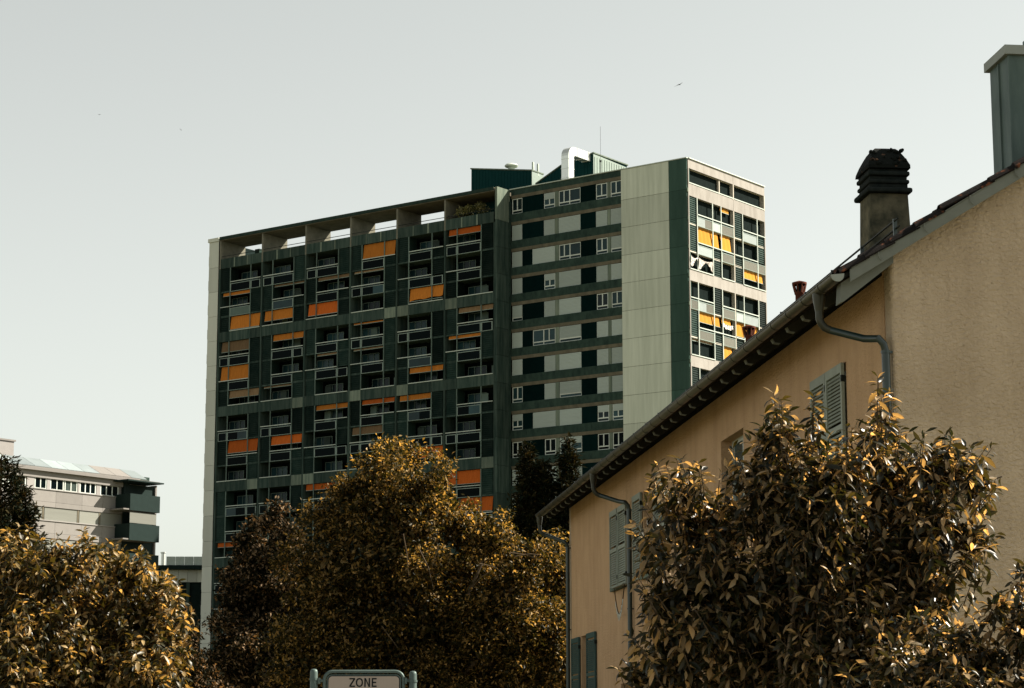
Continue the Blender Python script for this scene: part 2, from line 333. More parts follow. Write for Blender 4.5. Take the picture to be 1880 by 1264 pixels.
def module(F, a0, a1, ztop, pat, aws, li, gset=None, interior='dark', fr=(.245, .745), sun=False, side='sidewall', rails=True):
    """three storeys of loggias between two concrete bands"""
    W = a1-a0; x = [a0+.10, a0+W*fr[0], a0+W*fr[1], a1-.10]
    OH, BH = 1.65, 1.15
    zo = [ztop-2.8*i for i in range(3)]
    rows = [(zo[0], zo[0]-OH), (zo[0]-OH, zo[1]), (zo[1], zo[1]-OH), (zo[1]-OH, zo[2]), (zo[2], zo[2]-OH)]
    for c, st in ((0, pat[0]), (2, pat[1])):
        i = 0
        while i < 5:
            if st[i] == 'L':
                j = i
                while j+1 < 5 and st[j+1] == 'L': j += 1
                louvre(F, x[c]+.05, x[c+1]-.05, rows[j][1], rows[i][0]); i = j+1
            else: i += 1
    for k in (1, 2): F.box('post', M['post'] if not sun else M['rail'], x[k]-.045, x[k]+.045, -.06, .03, zo[2]-OH, ztop)
    for s in range(3):
        zt = zo[s]; zf = zt-OH
        Lo = pat[0][2*s] != 'L'; Ro = pat[1][2*s] != 'L'
        aa = x[0] if Lo else x[1]+.05; ab = x[3] if Ro else x[2]-.05
        F.box('handrail', M['rail'], aa, ab, -.09, -.025, zf-.03, zf+.05)
        if s < 2:
            g = (gset or {}).get((s, 'M'), 'glassd')
            if isinstance(g, tuple): balustrade(F, x[1]+.05, x[2]-.05, zf-BH+.03, half=g)
            else: balustrade(F, x[1]+.05, x[2]-.05, zf-BH+.03, g if (sun or random.random() > .05) else 'curtain')
            for c, st, key in ((0, pat[0], 'L'), (2, pat[1], 'R')):
                if st[2*s+1] == 'P': balustrade(F, x[c]+.05, x[c+1]-.05, zf-BH+.03, (gset or {}).get((s, key), 'glassd'))
            F.box('floor_slab', M['conc_pale'] if sun else M['conc'], a0+.08, a1-.08, .04, 1.6, zf-BH, zf-BH+.18)
        # interior
        b0 = x[0] if Lo else x[1]; b1 = x[3] if Ro else x[2]; fl = zt-2.8+.18
        door(F, b0+.3, b0+.3+min(2.4, b1-b0-.6), fl)
        if random.random() < .55 and not sun:
            c0 = random.choice([x[2]-1.0, x[1]+.2, b1-1.2]); F.box('curtain', M['curtain'], c0, c0+.85, 1.36, 1.44, fl, fl+2.1)
    for s_, frac, m, span in aws:
        c0, c1 = {'LM': (x[0]+.25, x[2]), 'MR': (x[1]+.12, x[3]-.1), 'M': (x[1]+.1, x[2]-.1), 'LMR': (x[0]+.1, x[3]-.1)}[span]
        awning(F, c0, c1, zo[s_], frac, m, wob=.25 if (li == (0, 4)) else 0)
SPECIAL = {(0, 3): {(1, 'M'): ('glassd', 'glassb')}, (0, 1): {(1, 'M'): 'glassb'}, (1, 4): {(1, 'M'): 'glassb'}, (2, 4): {(0, 'M'): ('glassb', 'glassd')}, (2, 5): {(0, 'M'): ('glassd', 'glassb')},
           (2, 0): {(0, 'M'): ('glassd', 'glassb')}, (3, 0): {(0, 'M'): ('glassb', 'glassd')}}
for i, f in enumerate(FIN):
    FL.box('fin', M['conc'], f-.1, f+.1, -.05, 1.6, 0, H0-.02)
    if i < 6: FL.box('roof_fin', M['finc'], f-.1, f+.1, -.03, 3.9, H0, ROOF-.43)
for mi in range(6):
    zt = H0-8.4*mi
    for b in range(6):
        a0, a1 = FIN[b], FIN[b+1]
        module(FL, a0+.1, a1-.1, zt, PA[LAY[mi][b]], AW.get((mi, b), []), (mi, b), SPECIAL.get((mi, b)))
        # concrete band made of three cast pieces, some left pale
        xs = [a0+.1, a0+6.47*.25, a0+6.47*.745, a1-.1]
        for k in range(3):
            pale = (mi, b, k) in ((1, 1, 2), (1, 3, 0), (2, 0, 2), (2, 1, 2), (2, 2, 0), (2, 5, 2), (0, 3, 2), (0, 4, 0), (3, 1, 2), (1, 4, 0), (0, 5, 0))
            FL.box('concrete_band', M['conc_pale' if pale else 'conc'], xs[k]+(.012 if k else 0), xs[k+1]-(.012 if k < 2 else 0), -.03, .16, zt-8.4+.02, zt-8.4+1.13)
        FL.box('floor_slab', M['conc'], a0+.1, a1-.1, .16, 1.6, zt-8.4+.03, zt-8.4+.2)
# penthouse storey of the long wing
for b in range(6):
    a0, a1 = FIN[b]+.1, FIN[b+1]-.1; W = a1-a0
    e = [a0, a0+W*.34, a0+W*.66, a1]
    for k in range(3):
        FL.box('parapet_panel', M['conc'], e[k]+(.03 if k else 0), e[k+1]-(.03 if k < 2 else 0), -.03, .15, H0+.01, H0+1.12)
        if k: FL.box('joint_strip', M['conc_pale'], e[k]-.09, e[k]+.09, -.055, -.032, H0+.03, H0+1.1)
    FL.box('handrail', M['black'], a0, a1, .1, .15, H0+1.42, H0+1.48)
    FL.box('floor_slab', M['conc'], a0, a1, .15, 4.0, H0+.012, H0+.2)
FL.box('roof_slab', M['nose'], FIN[0]-.05, FIN[6]-.0, -.12, 3.95, ROOF-.42, ROOF-.06)
FL.box('roof_edge', M['conc_dark'], FIN[0]-.05, FIN[6]-.0, -.2, -.122, ROOF-.34, ROOF)
FL.box('terrace_wall', M['teal'], FIN[5]+.15, FIN[6]-.1, 3.2, 3.4, H0+.2, ROOF-.5)
FL.box('parapet_wall', M['conc_pale'], FIN[0], FIN[6], 8.6, 8.8, H0-.25, H0+.25)
bx('storage_box', M['conc_dark'], tower, FIN[0]+2.15, FIN[0]+2.85, -SF+3.3, -SF+4.0, H0+.2, H0+2.6)
# end wall strip, joint each storey
zs = [0]+[SB0-ST*k+.62-ST*0 for k in range(19, -1, -1)]
for k in range(20):
    z1 = SB0+.3-2.8*k; z0 = z1-2.8
    if k == 0: z1 = ROOF-.45
    z0 = max(z0, 0)
    FL.box('end_wall_panel', M['end'], -62.46, -60.98, -.12, 1.4, z0+.015, z1-.01)
    FL.box('side_balcony', M['end'], -62.62, -62.47, .0, 1.3, z0+.35, z0+1.45)
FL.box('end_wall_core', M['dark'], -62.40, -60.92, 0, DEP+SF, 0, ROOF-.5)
FL.box('roof_cap', M['end'], -62.6, -60.93, -.22, 1.5, ROOF-.44, ROOF-.02)
FL.box('drain_gap', M['mulch'], -60.975, -60.91, -.08, .1, 0, ROOF-.5)
# pier between the two wings, top panel paler to put sunlight into its colour
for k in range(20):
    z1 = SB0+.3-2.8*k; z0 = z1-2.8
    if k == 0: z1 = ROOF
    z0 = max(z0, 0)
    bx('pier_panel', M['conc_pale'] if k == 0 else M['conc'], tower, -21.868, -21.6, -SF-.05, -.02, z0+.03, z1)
bx('drain_pipe', M['conc_dark'], tower, -21.598, -21.45, -.22, -.06, 0, SB0-.3)
# ------------------ right wing front: window bands
XW = dict(A=(-21.35, -20.05), B=(-17.3, -15.95), Bw=(-18.75, -15.95), C=(-15.45, -12.77), D=(-10.87, -9.52), Ev=(-9.1, -7.78))
def framed_window(x0, x1, z0, z1, splits, transom=True, blind=0., bm='shutter', glass='glassb'):
    y = .10; b = MB(); W = x1-x0; H = z1-z0; cx = (x0+x1)/2
    f = .075; low = .34 if transom else 0
    b.box(-W/2, -W/2+f, -.05, .03, 0, H).box(W/2-f, W/2, -.05, .03, 0, H).box(-W/2+f, W/2-f, -.05, .03, H-f, H).box(-W/2+f, W/2-f, -.05, .03, 0, f*.8)
    if low: b.box(-W/2+f, W/2-f, -.07, .03, low-.06, low+.05)
    for s in splits: b.box(-W/2+W*s-.05, -W/2+W*s+.05, -.06, .03, f*.8 if s == splits[-1] and len(splits) > 1 else low+.05, H-f)
    o = b.build('window', M['wframe'], tower, (cx, y, z0))
    link('pane', boxmesh(M[glass], W-2*f, .012, H-f), o, (0, .0, H/2))
    if blind: link('blind', boxmesh(M[bm], W-2*f, .03, H*blind), o, (0, -.06, H-H*blind/2))
    return o
_rs = {}
def roller(x0, x1, z0, z1):
    W = round(x1-x0, 2); H = round(z1-z0, 2)
    if (W, H) not in _rs:
        b = MB(); n = max(3, int(H/.13))
        for i in range(n):
            q = H/n; b.prism([(-.055, i*q+.004), (-.03, i*q+.0), (0, i*q), (0, i*q+q), (-.03, i*q+q-.0), (-.06, i*q+q-.025)], -W/2, W/2, 'x')
        _rs[(W, H)] = b.mesh('roller_shutter', M['shutter'])
    return link('roller_shutter', _rs[(W, H)], tower, ((x0+x1)/2, .06, z0))
ROWS = ['w h w3 w w', 's s s s s', 's S w3 w q', 's h s s s', 'q s s w w', 's W3 q s s', 's s s s s', 'w s q s s', 'h S s h h', 'w w h w w', 's s s w s', 's S s s w', 'w s w3 s s',
        's s s w w', 'h s s s s', 's s w3 s w', 's s s s s', 'w s s h s', 's s s s s']
for k in range(19):
    zs_ = SB0-2.8*k; z0 = zs_-1.64; z1 = zs_-.01; st = ROWS[k].split()
    # slab edge strip (slopes back under the band) and dark band
    zt = ROOF if k == 0 else zs_+1.16
    bx('spandrel_band', M['conc_dark'], tower, -21.4, -7.74, -.10, .3, zs_+.33, zt)
    b = MB().prism([(-.095, zs_+.327), (.28, zs_+.327), (.28, zs_), (-.02, zs_)], -21.4, -7.74, 'x'); b.build('slab_edge', M['nose'], tower)  # brownish bounce light on the sloping underside is put into the colour
    bx('window_zone_wall', M['glassd'], tower, -21.4, -7.74, .2, .3, z0, z1)
    cells = {'A': st[0], 'B': st[1], 'C': st[2], 'D': st[3], 'Ev': st[4]}
    for c, q in cells.items():
        x0, x1 = XW['Bw'] if (c == 'B' and q in ('S', 'W3')) else XW[c]
        sp = [.5]
        if q in ('w3',): sp = [.24, .5]
        if q == 'W3': sp = [.72, .48]
        if q in ('s', 'S'): roller(x0, x1, z0+.02, z1-.02)
        elif q == 'h': framed_window(x0, x1, z0+.02, z1-.02, [.5], True, .42)
        elif q == 'q':
            framed_window(x0, x1, z0+.02, z1-.02, [.5], True); roller(x0+.04, x1-.04, z0+.42, z1-.03)
        else: framed_window(x0, x1, z0+.02, z1-.02, sp, True, glass='glassb' if k not in (9,) else 'glassd')
    bL = XW['Bw'][0] if st[1] in ('S', 'W3') else XW['B'][0]
    bx('dark_cladding', M['clad'], tower, XW['A'][1]+.03, bL-.03, -.02, .2, z0, z1)
    bx('dark_cladding', M['clad'], tower, XW['C'][1]+.03, XW['D'][0]-.03, -.02, .2, z0, z1)
    bx('mullion', M['conc_pale'], tower, XW['B'][1]+.03, XW['C'][0]-.03, -.0, .2, z0, z1)
    bx('mullion', M['conc_pale'], tower, XW['D'][1]+.03, XW['Ev'][0]-.03, -.0, .2, z0, z1)
    # pale field and dark corner panels
    z1p = (ROOF-.01) if k == 0 else zs_+.64; z0p = zs_+.64-2.8
    bx('field_panel', M['fieldpanel'], tower, -7.735, -2.14, -.14, .3, max(0, z0p)+.02, z1p-.012)
    bx('corner_panel', M['corner'], tower, -2.10, -.06, -.15, .4, max(0, z0p)+.0-.0+.012, z1p-.012)
    if k: bx('panel_joint', M['conc_pale'], tower, -.055, .06, -.13, .0, z1p-.25, z1p+.12)
bx('backing_wall', M['mulch'], tower, -7.7, -.1, -.08, .45, 0, ROOF-.1)
bx('roof_trim', M['rail'], tower, -21.55, -.02, -.2, .1, ROOF+.001, ROOF+.09)
bx('roof_trim', M['rail'], tower, -.25, .14, .103, DEP, ROOF+.001, ROOF+.09)
bx('roof_slab', M['conc'], tower, -21.55, -.26, .11, DEP, ROOF-.3, ROOF+.02)
# ------------------ right end of the tower
GV = [0, 1.55, 4.4, 5.99, 8.43, 10.11, 12.97, 14.5]
FG.box('top_beam', M['conc_cream'], 0.02, 8.40, -.02, .18, SB0, ROOF-.01)
FG.box('top_beam', M['conc_cream'], 8.44, 14.6, -.02, .18, SB0, ROOF-.01)
for (a0, a1) in ((.02, 8.41), (8.45, 14.6)):
    for mi in range(7):
        z = H0-8.4*mi if mi < 7 else 0
        if z < 1: continue
        FG.box('concrete_band', M['conc_cream'], a0, a1, -.02, .16, z+.01, z+1.2 if mi == 0 else z+1.13)
        FG.box('floor_slab', M['loggia'], a0+.1, a1-.05, .16, 1.9, z+.02, z+.2)
FG.box('handrail', M['rail'], .1, 8.33, -.06, .02, H0+1.24, H0+1.34); FG.box('handrail', M['rail'], 8.52, 14.4, -.06, .02, H0+1.24, H0+1.34)
for a in (.05, 8.43, 14.52):
    for mi in range(6):
        FG.box('fin', M['conc_cream'] if a != 8.43 else M['loggia'], a-.07, a+.07, -.045, 1.9, H0-8.4*mi-7.25, H0-8.4*mi)
FG.box('fin', M['loggia'], 8.36, 8.5, -.045, 3.0, H0+1.14, SB0); FG.box('fin', M['loggia'], 14.45, 14.59, -.045, 3.0, H0+1.14, SB0)
FG.box('fin', M['conc_cream'], .0, .12, -.045, 2.0, H0+1.14, SB0)
FG.box('partition', M['loggia'], 5.9, 6.05, .1, 2.9, H0+1.14, SB0)
FG.box('loggia_ceiling', M['loggia'], .12, 14.5, .18, 3.0, SB0-.02, SB0+.2)
FG.box('loggia_wall', M['loggia'], .12, 14.5, 3.0, 3.2, H0+.2, SB0-.03)
for a0, a1 in ((.3, 2.5), (4.3, 5.5), (8.8, 10.8)):
    d = FG.box('balcony_door', M['glassd'], a0, a1, 2.92, 2.99, H0+.2, SB0-.5)
for mi in range(5):
    zt = H0-8.4*mi
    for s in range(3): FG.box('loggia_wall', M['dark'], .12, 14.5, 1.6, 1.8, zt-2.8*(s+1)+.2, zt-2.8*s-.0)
def gcell(a0, a1, rows, ztop, panes=None):
    """one column of the end wall: five rows"""
    OH, BH = 1.65, 1.15; zo = [ztop-2.8*i for i in range(3)]
    rz = [(zo[0], zo[0]-OH), (zo[0]-OH, zo[1]), (zo[1], zo[1]-OH), (zo[1]-OH, zo[2]), (zo[2], zo[2]-OH)]
    i = 0
    while i < 5:
        if rows[i] == 'L':
            j = i
            while j+1 < 5 and rows[j+1] == 'L': j += 1
            louvre(FG, a0+.05, a1-.05, rz[j][1], rz[i][0]); i = j+1
        else: i += 1
    for s in range(3):
        if rows[2*s] == 'O': FG.box('handrail', M['rail'], a0, a1, -.09, -.025, rz[2*s][1]-.03, rz[2*s][1]+.06)
    for s in range(2):
        if rows[2*s+1] == 'P':
            g = (panes or {}).get(s, 'glassg')
            if isinstance(g, tuple): balustrade(FG, a0+.04, a1-.04, rz[2*s+1][1]+.03, half=g)
            else: balustrade(FG, a0+.04, a1-.04, rz[2*s+1][1]+.03, g)
GCOL = [(.12, 1.55), (1.55, 4.4), (4.4, 5.99), (5.99, 8.36), (8.5, 10.11), (10.11, 12.97), (12.97, 14.45)]
GM = [['LLLLO', 'OPOPO', 'OPOLL', 'OPOPO', 'LLOLL', 'OPOPO', 'OLLPO'],
      ['OPLLO', 'OPOPO', 'LLOLL', 'OPOPO', 'OPOLL', 'OPOPO', 'LLLLO'],
      ['LLOPO', 'OPOPO', 'OLLLL', 'OPOPO', 'LLOLL', 'OPOPO', 'OPLLO'],
      ['OPOLL', 'OPOPO', 'LLLLO', 'OPOPO', 'LLOPO', 'OPOPO', 'OPLLO']]
GP = [[{}, {0: ('glassp', 'glassg'), 1: 'glassp'}, {0: 'glassp'}, {0: 'glassg', 1: 'glassg'}, {}, {0: 'glassp', 1: 'glassg'}, {1: 'glassg'}],
      [{0: 'glassg'}, {0: ('glassp', 'glassg')}, {}, {}, {0: 'glassp'}, {0: 'glassp'}, {}], [{}]*7, [{}]*7]
for mi in range(4):
    for c in range(7): gcell(*GCOL[c], GM[mi][c], H0-8.4*mi, GP[mi][c])
    for a in (1.55, 4.4, 5.99, 10.11, 12.97): FG.box('post', M['rail'], a-.05, a+.05, -.06, .03, H0-8.4*mi-7.25, H0-8.4*mi)
    for s in (1, 2):
        FG.box('floor_slab', M['loggia'], .12, 8.36, .05, 1.6, H0-8.4*mi-2.8*s, H0-8.4*mi-2.8*s+.18); FG.box('floor_slab', M['loggia'], 8.5, 14.45, .05, 1.6, H0-8.4*mi-2.8*s, H0-8.4*mi-2.8*s+.18)
for (a0, a1, mi, s, fr) in ((1.62, 5.6, 0, 1, .97), (6.05, 7.9, 0, 1, .95), (6.1, 7.7, 0, 0, .28), (10.2, 14.1, 0, 2, .55),
                            (1.62, 5.6, 1, 1, .62), (6.05, 7.7, 1, 1, .35), (6.05, 7.9, 1, 2, 1), (8.6, 14.0, 1, 1, .9), (.2, 4.3, 1, 2, .1)):
    awning(FG, a0, a1, H0-8.4*mi-2.8*s, fr, 'sunlit_orange' if fr > .2 else 'tan')
bx('orange_box', M['deep'], tower, -.9, -.5, 13.2, 13.7, H0-2.6, H0-1.0) if False else None
# ------------------ roof equipment
def sheetbox(poly, y0, y1, name='plant_room'):
    b = MB().prism(poly, y0, y1, 'y'); xs = [p[0] for p in poly]
    x = min(xs)+.3
    def top(x):
        up = [p for p in poly if p[1] > 57.0]; up.sort()
        for (xa, za), (xb, zb) in zip(up[:-1], up[1:]):
            if xa <= x <= xb: return za+(zb-za)*(x-xa)/(xb-xa)
        return 57.2
    o = b.build(name, M['teal'], tower)
    r = MB(); x = min(xs)+.2
    while x < max(xs)-.15:
        r.box(x, x+.07, y0-.035, y0-.002, 56.35, top(x)-.12); x += .42
    r.build('sheet_rib', M['teal'], o); return o
p1 = sheetbox([(-31.34, 54), (-23.25, 54), (-23.25, 59.85), (-31.34, 61.3)], 6.0, 8.0)
MB().prism([(6.0, 54), (8.03, 54), (8.03, 59.9), (6.0, 59.83)], -23.248, -23.2, 'x').build('side_sheet', M['sunlit_sheet'], p1)
MB().prism([(-31.42, 61.32), (-23.15, 59.87), (-23.15, 60.0), (-31.42, 61.45)], 5.9, 8.1, 'y').build('roof_edge', M['conc_pale'], p1)
p2 = sheetbox([(-22.6, 54), (-15.32, 54), (-15.32, 60.5), (-19.43, 59.76), (-22.6, 58.3)], 6.0, 12.3)
sd2 = MB().prism([(6.0, 54), (12.33, 54), (12.33, 60.26), (6.0, 60.48)], -15.318, -15.27, 'x').build('side_sheet', M['sunlit_sheet'], p2)
rr = MB(); y = 6.2
while y < 12.2: rr.box(-15.268, -15.23, y, y+.08, 56.4, 60.2); y += .45
rr.build('sheet_rib', M['sunlit_sheet'], sd2)
MB().prism([(-22.7, 58.32), (-19.43, 59.79), (-15.2, 60.52), (-15.2, 60.64), (-19.43, 59.91), (-22.7, 58.45)], 5.9, 12.4, 'y').build('roof_edge', M['conc_pale'], p2)
d = MB(); prof = []
# duct: rises then turns right over the plant room
for k in range(7): an = math.pi-k*math.pi/12; prof.append((an,))
pts = [(2.0, 56.33), (2.0, 59.55)]+[(3.05-math.cos(t*math.pi/12)*1.05, 59.55+math.sin(t*math.pi/12)*1.05) for t in range(1, 7)]+[(9.0, 60.62), (9.0, 59.7), (3.1, 59.7), (2.95, 59.5), (2.95, 56.33)]
dd = MB().prism(pts, -16.51, -15.6, 'x').build('duct', M['duct'], tower)
for z in (57.2, 58.2, 59.2): MB().box(-16.54, -15.57, 1.96, 2.99, z, z+.06).build('flange', M['duct'], dd)
for y in (3.6, 4.6, 5.6, 6.6): MB().box(-16.54, -15.57, y, y+.06, 59.66, 60.66).build('flange', M['duct'], dd)
ve = MB().lathe([(.36, 60.2), (.36, 60.95), (.66, 61.0), (.75, 61.12), (.6, 61.3), (.25, 61.38), (.02, 61.4)], (-26.6, 6.9)).build('roof_vent', M['rail'], tower, smooth=True)
for x, h in ((-23.95, 61.2), (-23.3, 60.9)): MB().lathe([(.13, 59.5), (.13, h-.08), (.1, h), (.02, h+.02)], (x, 7.2), 10).build('vent_pipe', M['rail'], tower, smooth=True)
an = MB().tube([(-13.0, 4, 56.3), (-13.0, 4, 58.9)], .035, 6).tube([(-13.0, 4, 58.9), (-13.0, 4, 62.57)], .014, 5).build('antenna', M['black'], tower)
MB().box(-13.06, -12.94, 3.94, 4.06, 58.8, 59.0).build('antenna_joint', M['black'], an)

def wpt(root, p): return root.matrix_basis @ Vector(p)
# laundry / sheet over the rail (end wall, third storey)
def drape(name, label, cat, F, a0, a1, ztop, drop, m, seed):
    rn = random.Random(seed); n = 14; v = []; rws = 6
    for r in range(rws):
        for i in range(n+1):
            t = i/n; sag = math.sin(t*math.pi)*.18
            z = ztop-sag-r/(rws-1)*drop*(.55+.45*math.sin(t*5+seed))
            p = F.P(a0+(a1-a0)*t, -.10-.05*math.sin(i*1.9+r), z); v.append(wpt(tower, p))
    fs = [(r*(n+1)+i, r*(n+1)+i+1, (r+1)*(n+1)+i+1, (r+1)*(n+1)+i) for r in range(rws-1) for i in range(n)]
    me = bpy.data.meshes.new(name); me.from_pydata([tuple(q) for q in v], [], fs); me.materials.append(m)
    o = bpy.data.objects.new(name, me); COL.objects.link(o); s = o.modifiers.new('s', 'SOLIDIFY'); s.thickness = .02
    return tag(o, label, cat)
drape('hung_cloth', 'white cloth hung over a tower balcony rail, left of the grey sheet', 'cloth', FG, .15, 1.45, H0-5.95, 1.0, M['cloth'], 1)
drape('hung_sheet', 'crumpled pale grey sheet hung over a tower balcony rail beside the white cloth', 'sheet', FG, 1.6, 4.1, H0-5.95, 1.25, mat('grey_cloth', (.5, .46, .42), .9, .2, nscale=3), 2)
# laundry line on the end wall, one small white sock or cloth each
for i in range(5):
    t = i/4; p = FG.P(6.25+1.55*t, .02, H0-8.4-2.8-.55-.14*math.sin(t*3.1))
    q = wpt(tower, p); b = MB().box(-.1, .1, -.012, .012, -.34-.06*(i % 2), 0).box(.1, .19, -.012, .012, -.34-.06*(i % 2), -.24)
    tag(b.build('laundry_piece', M['cloth'], None, q, -YAW+math.pi/2), 'small white garment on the tower laundry line, '+['nearest the tower corner', 'second from the tower corner', 'in the middle of the line', 'second from the far end', 'at the far end'][i], 'laundry', 'white garments on the laundry line')
q0 = wpt(tower, FG.P(6.15, .02, H0-11.7)); q1 = wpt(tower, FG.P(8.2, .02, H0-11.8))
tag(MB().tube([q0, (q0+q1)/2+Vector((0, 0, -.12)), q1], .012, 4).build('laundry_line', M['rail']), 'thin laundry line strung across a sunlit end wall balcony', 'line')

# ================================================================== leaves
def diamonds(P, D, N, Ln, Wd, fold=.25):
    """small folded leaves: 4 points, 2 triangles each"""
    Sx = np.cross(D, N); Sx /= np.linalg.norm(Sx, axis=1, keepdims=True)+1e-9; Nn = np.cross(Sx, D)
    L = Ln[:, None]; W = Wd[:, None]
    a = P; b = P+D*L*.45+Sx*W*.5+Nn*W*fold; c = P+D*L; d_ = P+D*L*.45-Sx*W*.5+Nn*W*fold
    v = np.stack([a, b, c, d_], 1).reshape(-1, 3); n = len(P); o = np.arange(n)[:, None]*4
    f = np.concatenate([o+np.array([[0, 1, 2]]), o+np.array([[0, 2, 3]])], 1).reshape(-1, 3)
    return v, f
def bigleaves(P, D, N, Ln, Wd, curl):
    """curved folded leaf: 9 rows x ... -> 11 points, 12 triangles"""
    Sx = np.cross(D, N); Sx /= np.linalg.norm(Sx, axis=1, keepdims=True)+1e-9; Nn = np.cross(Sx, D)
    n = len(P); L = Ln[:, None]; W = Wd[:, None]; C = curl[:, None]; rows = []
    for t, wf in ((0, 0), (.22, .30), (.5, .5), (.78, .34), (1, 0)):
        mid = P+D*L*t*(1-.15*t*C)-Nn*L*C*t*t*.55
        if wf == 0: rows.append(mid)
        else: rows += [mid-Sx*W*wf+Nn*W*wf*.38, mid, mid+Sx*W*wf+Nn*W*wf*.38]
    v = np.stack(rows, 1).reshape(-1, 3)
    T = [(0, 2, 1), (0, 3, 2), (1, 2, 5), (1, 5, 4), (2, 3, 6), (2, 6, 5), (4, 5, 8), (4, 8, 7), (5, 6, 9), (5, 9, 8), (7, 8, 10), (8, 9, 10)]
    f = (np.arange(n)[:, None, None]*11+np.array(T)[None]).reshape(-1, 3)
    return v, f
def npmesh(name, v, f, m, smooth=False):
    me = bpy.data.meshes.new(name); me.vertices.add(len(v)); me.vertices.foreach_set('co', np.asarray(v, dtype=np.float32).ravel())
    me.loops.add(f.size); me.loops.foreach_set('vertex_index', f.ravel().astype(np.int32)); me.polygons.add(len(f))
    me.polygons.foreach_set('loop_start', (np.arange(len(f))*3).astype(np.int32))
    if smooth: me.polygons.foreach_set('use_smooth', np.ones(len(f), dtype=bool))
    me.update(calc_edges=True); me.materials.append(m); return me
def unit(a): return a/(np.linalg.norm(a, axis=-1, keepdims=True)+1e-9)
def blobs_world(bl, Y, dspread=.5, dscale=1.0):
    out = []
    for b in bl:
        u, v, r = b[:3]; y = Y+(b[3] if len(b) > 3 else rng.uniform(-dspread, dspread))
        c = at(u, v, y); out.append((np.array(c), r*y/FPX))
    return out
def limbs(base, blobs, m, root, r0, trunk_top=None):
    """tapered trunk and a limb to each mass of foliage"""
    b = MB(); base = Vector(base); cs = [Vector(c) for c, r in blobs]
    cen = sum(cs, Vector())/len(cs); tt = Vector((base.x*.4+cen.x*.6, base.y*.5+cen.y*.5, base.z+(cen.z-base.z)*.62)) if trunk_top is None else Vector(trunk_top)
    pts = [base.lerp(tt, t)+Vector((random.uniform(-.06, .06), random.uniform(-.06, .06), 0))*(t > 0) for t in (0, .25, .5, .75, 1)]
    b.tube([base-Vector((0, 0, .1))]+pts, [r0*1.5, r0*1.25, r0, r0*.9, r0*.8, r0*.65], 10)
    o = b.build('trunk', m, root, -root.location, smooth=True)
    l = MB()
    for c in cs:
        s = pts[random.choice((2, 3, 4))]; k = (s+c)/2+Vector((random.uniform(-.2, .2), random.uniform(-.2, .2), -.1*(c-s).length))
        l.tube([s, s.lerp(k, .6), k, k.lerp(c, .6), c], [r0*.45, r0*.36, r0*.28, r0*.2, r0*.1], 6)
    l.build('limb', m, root, -root.location, smooth=True)
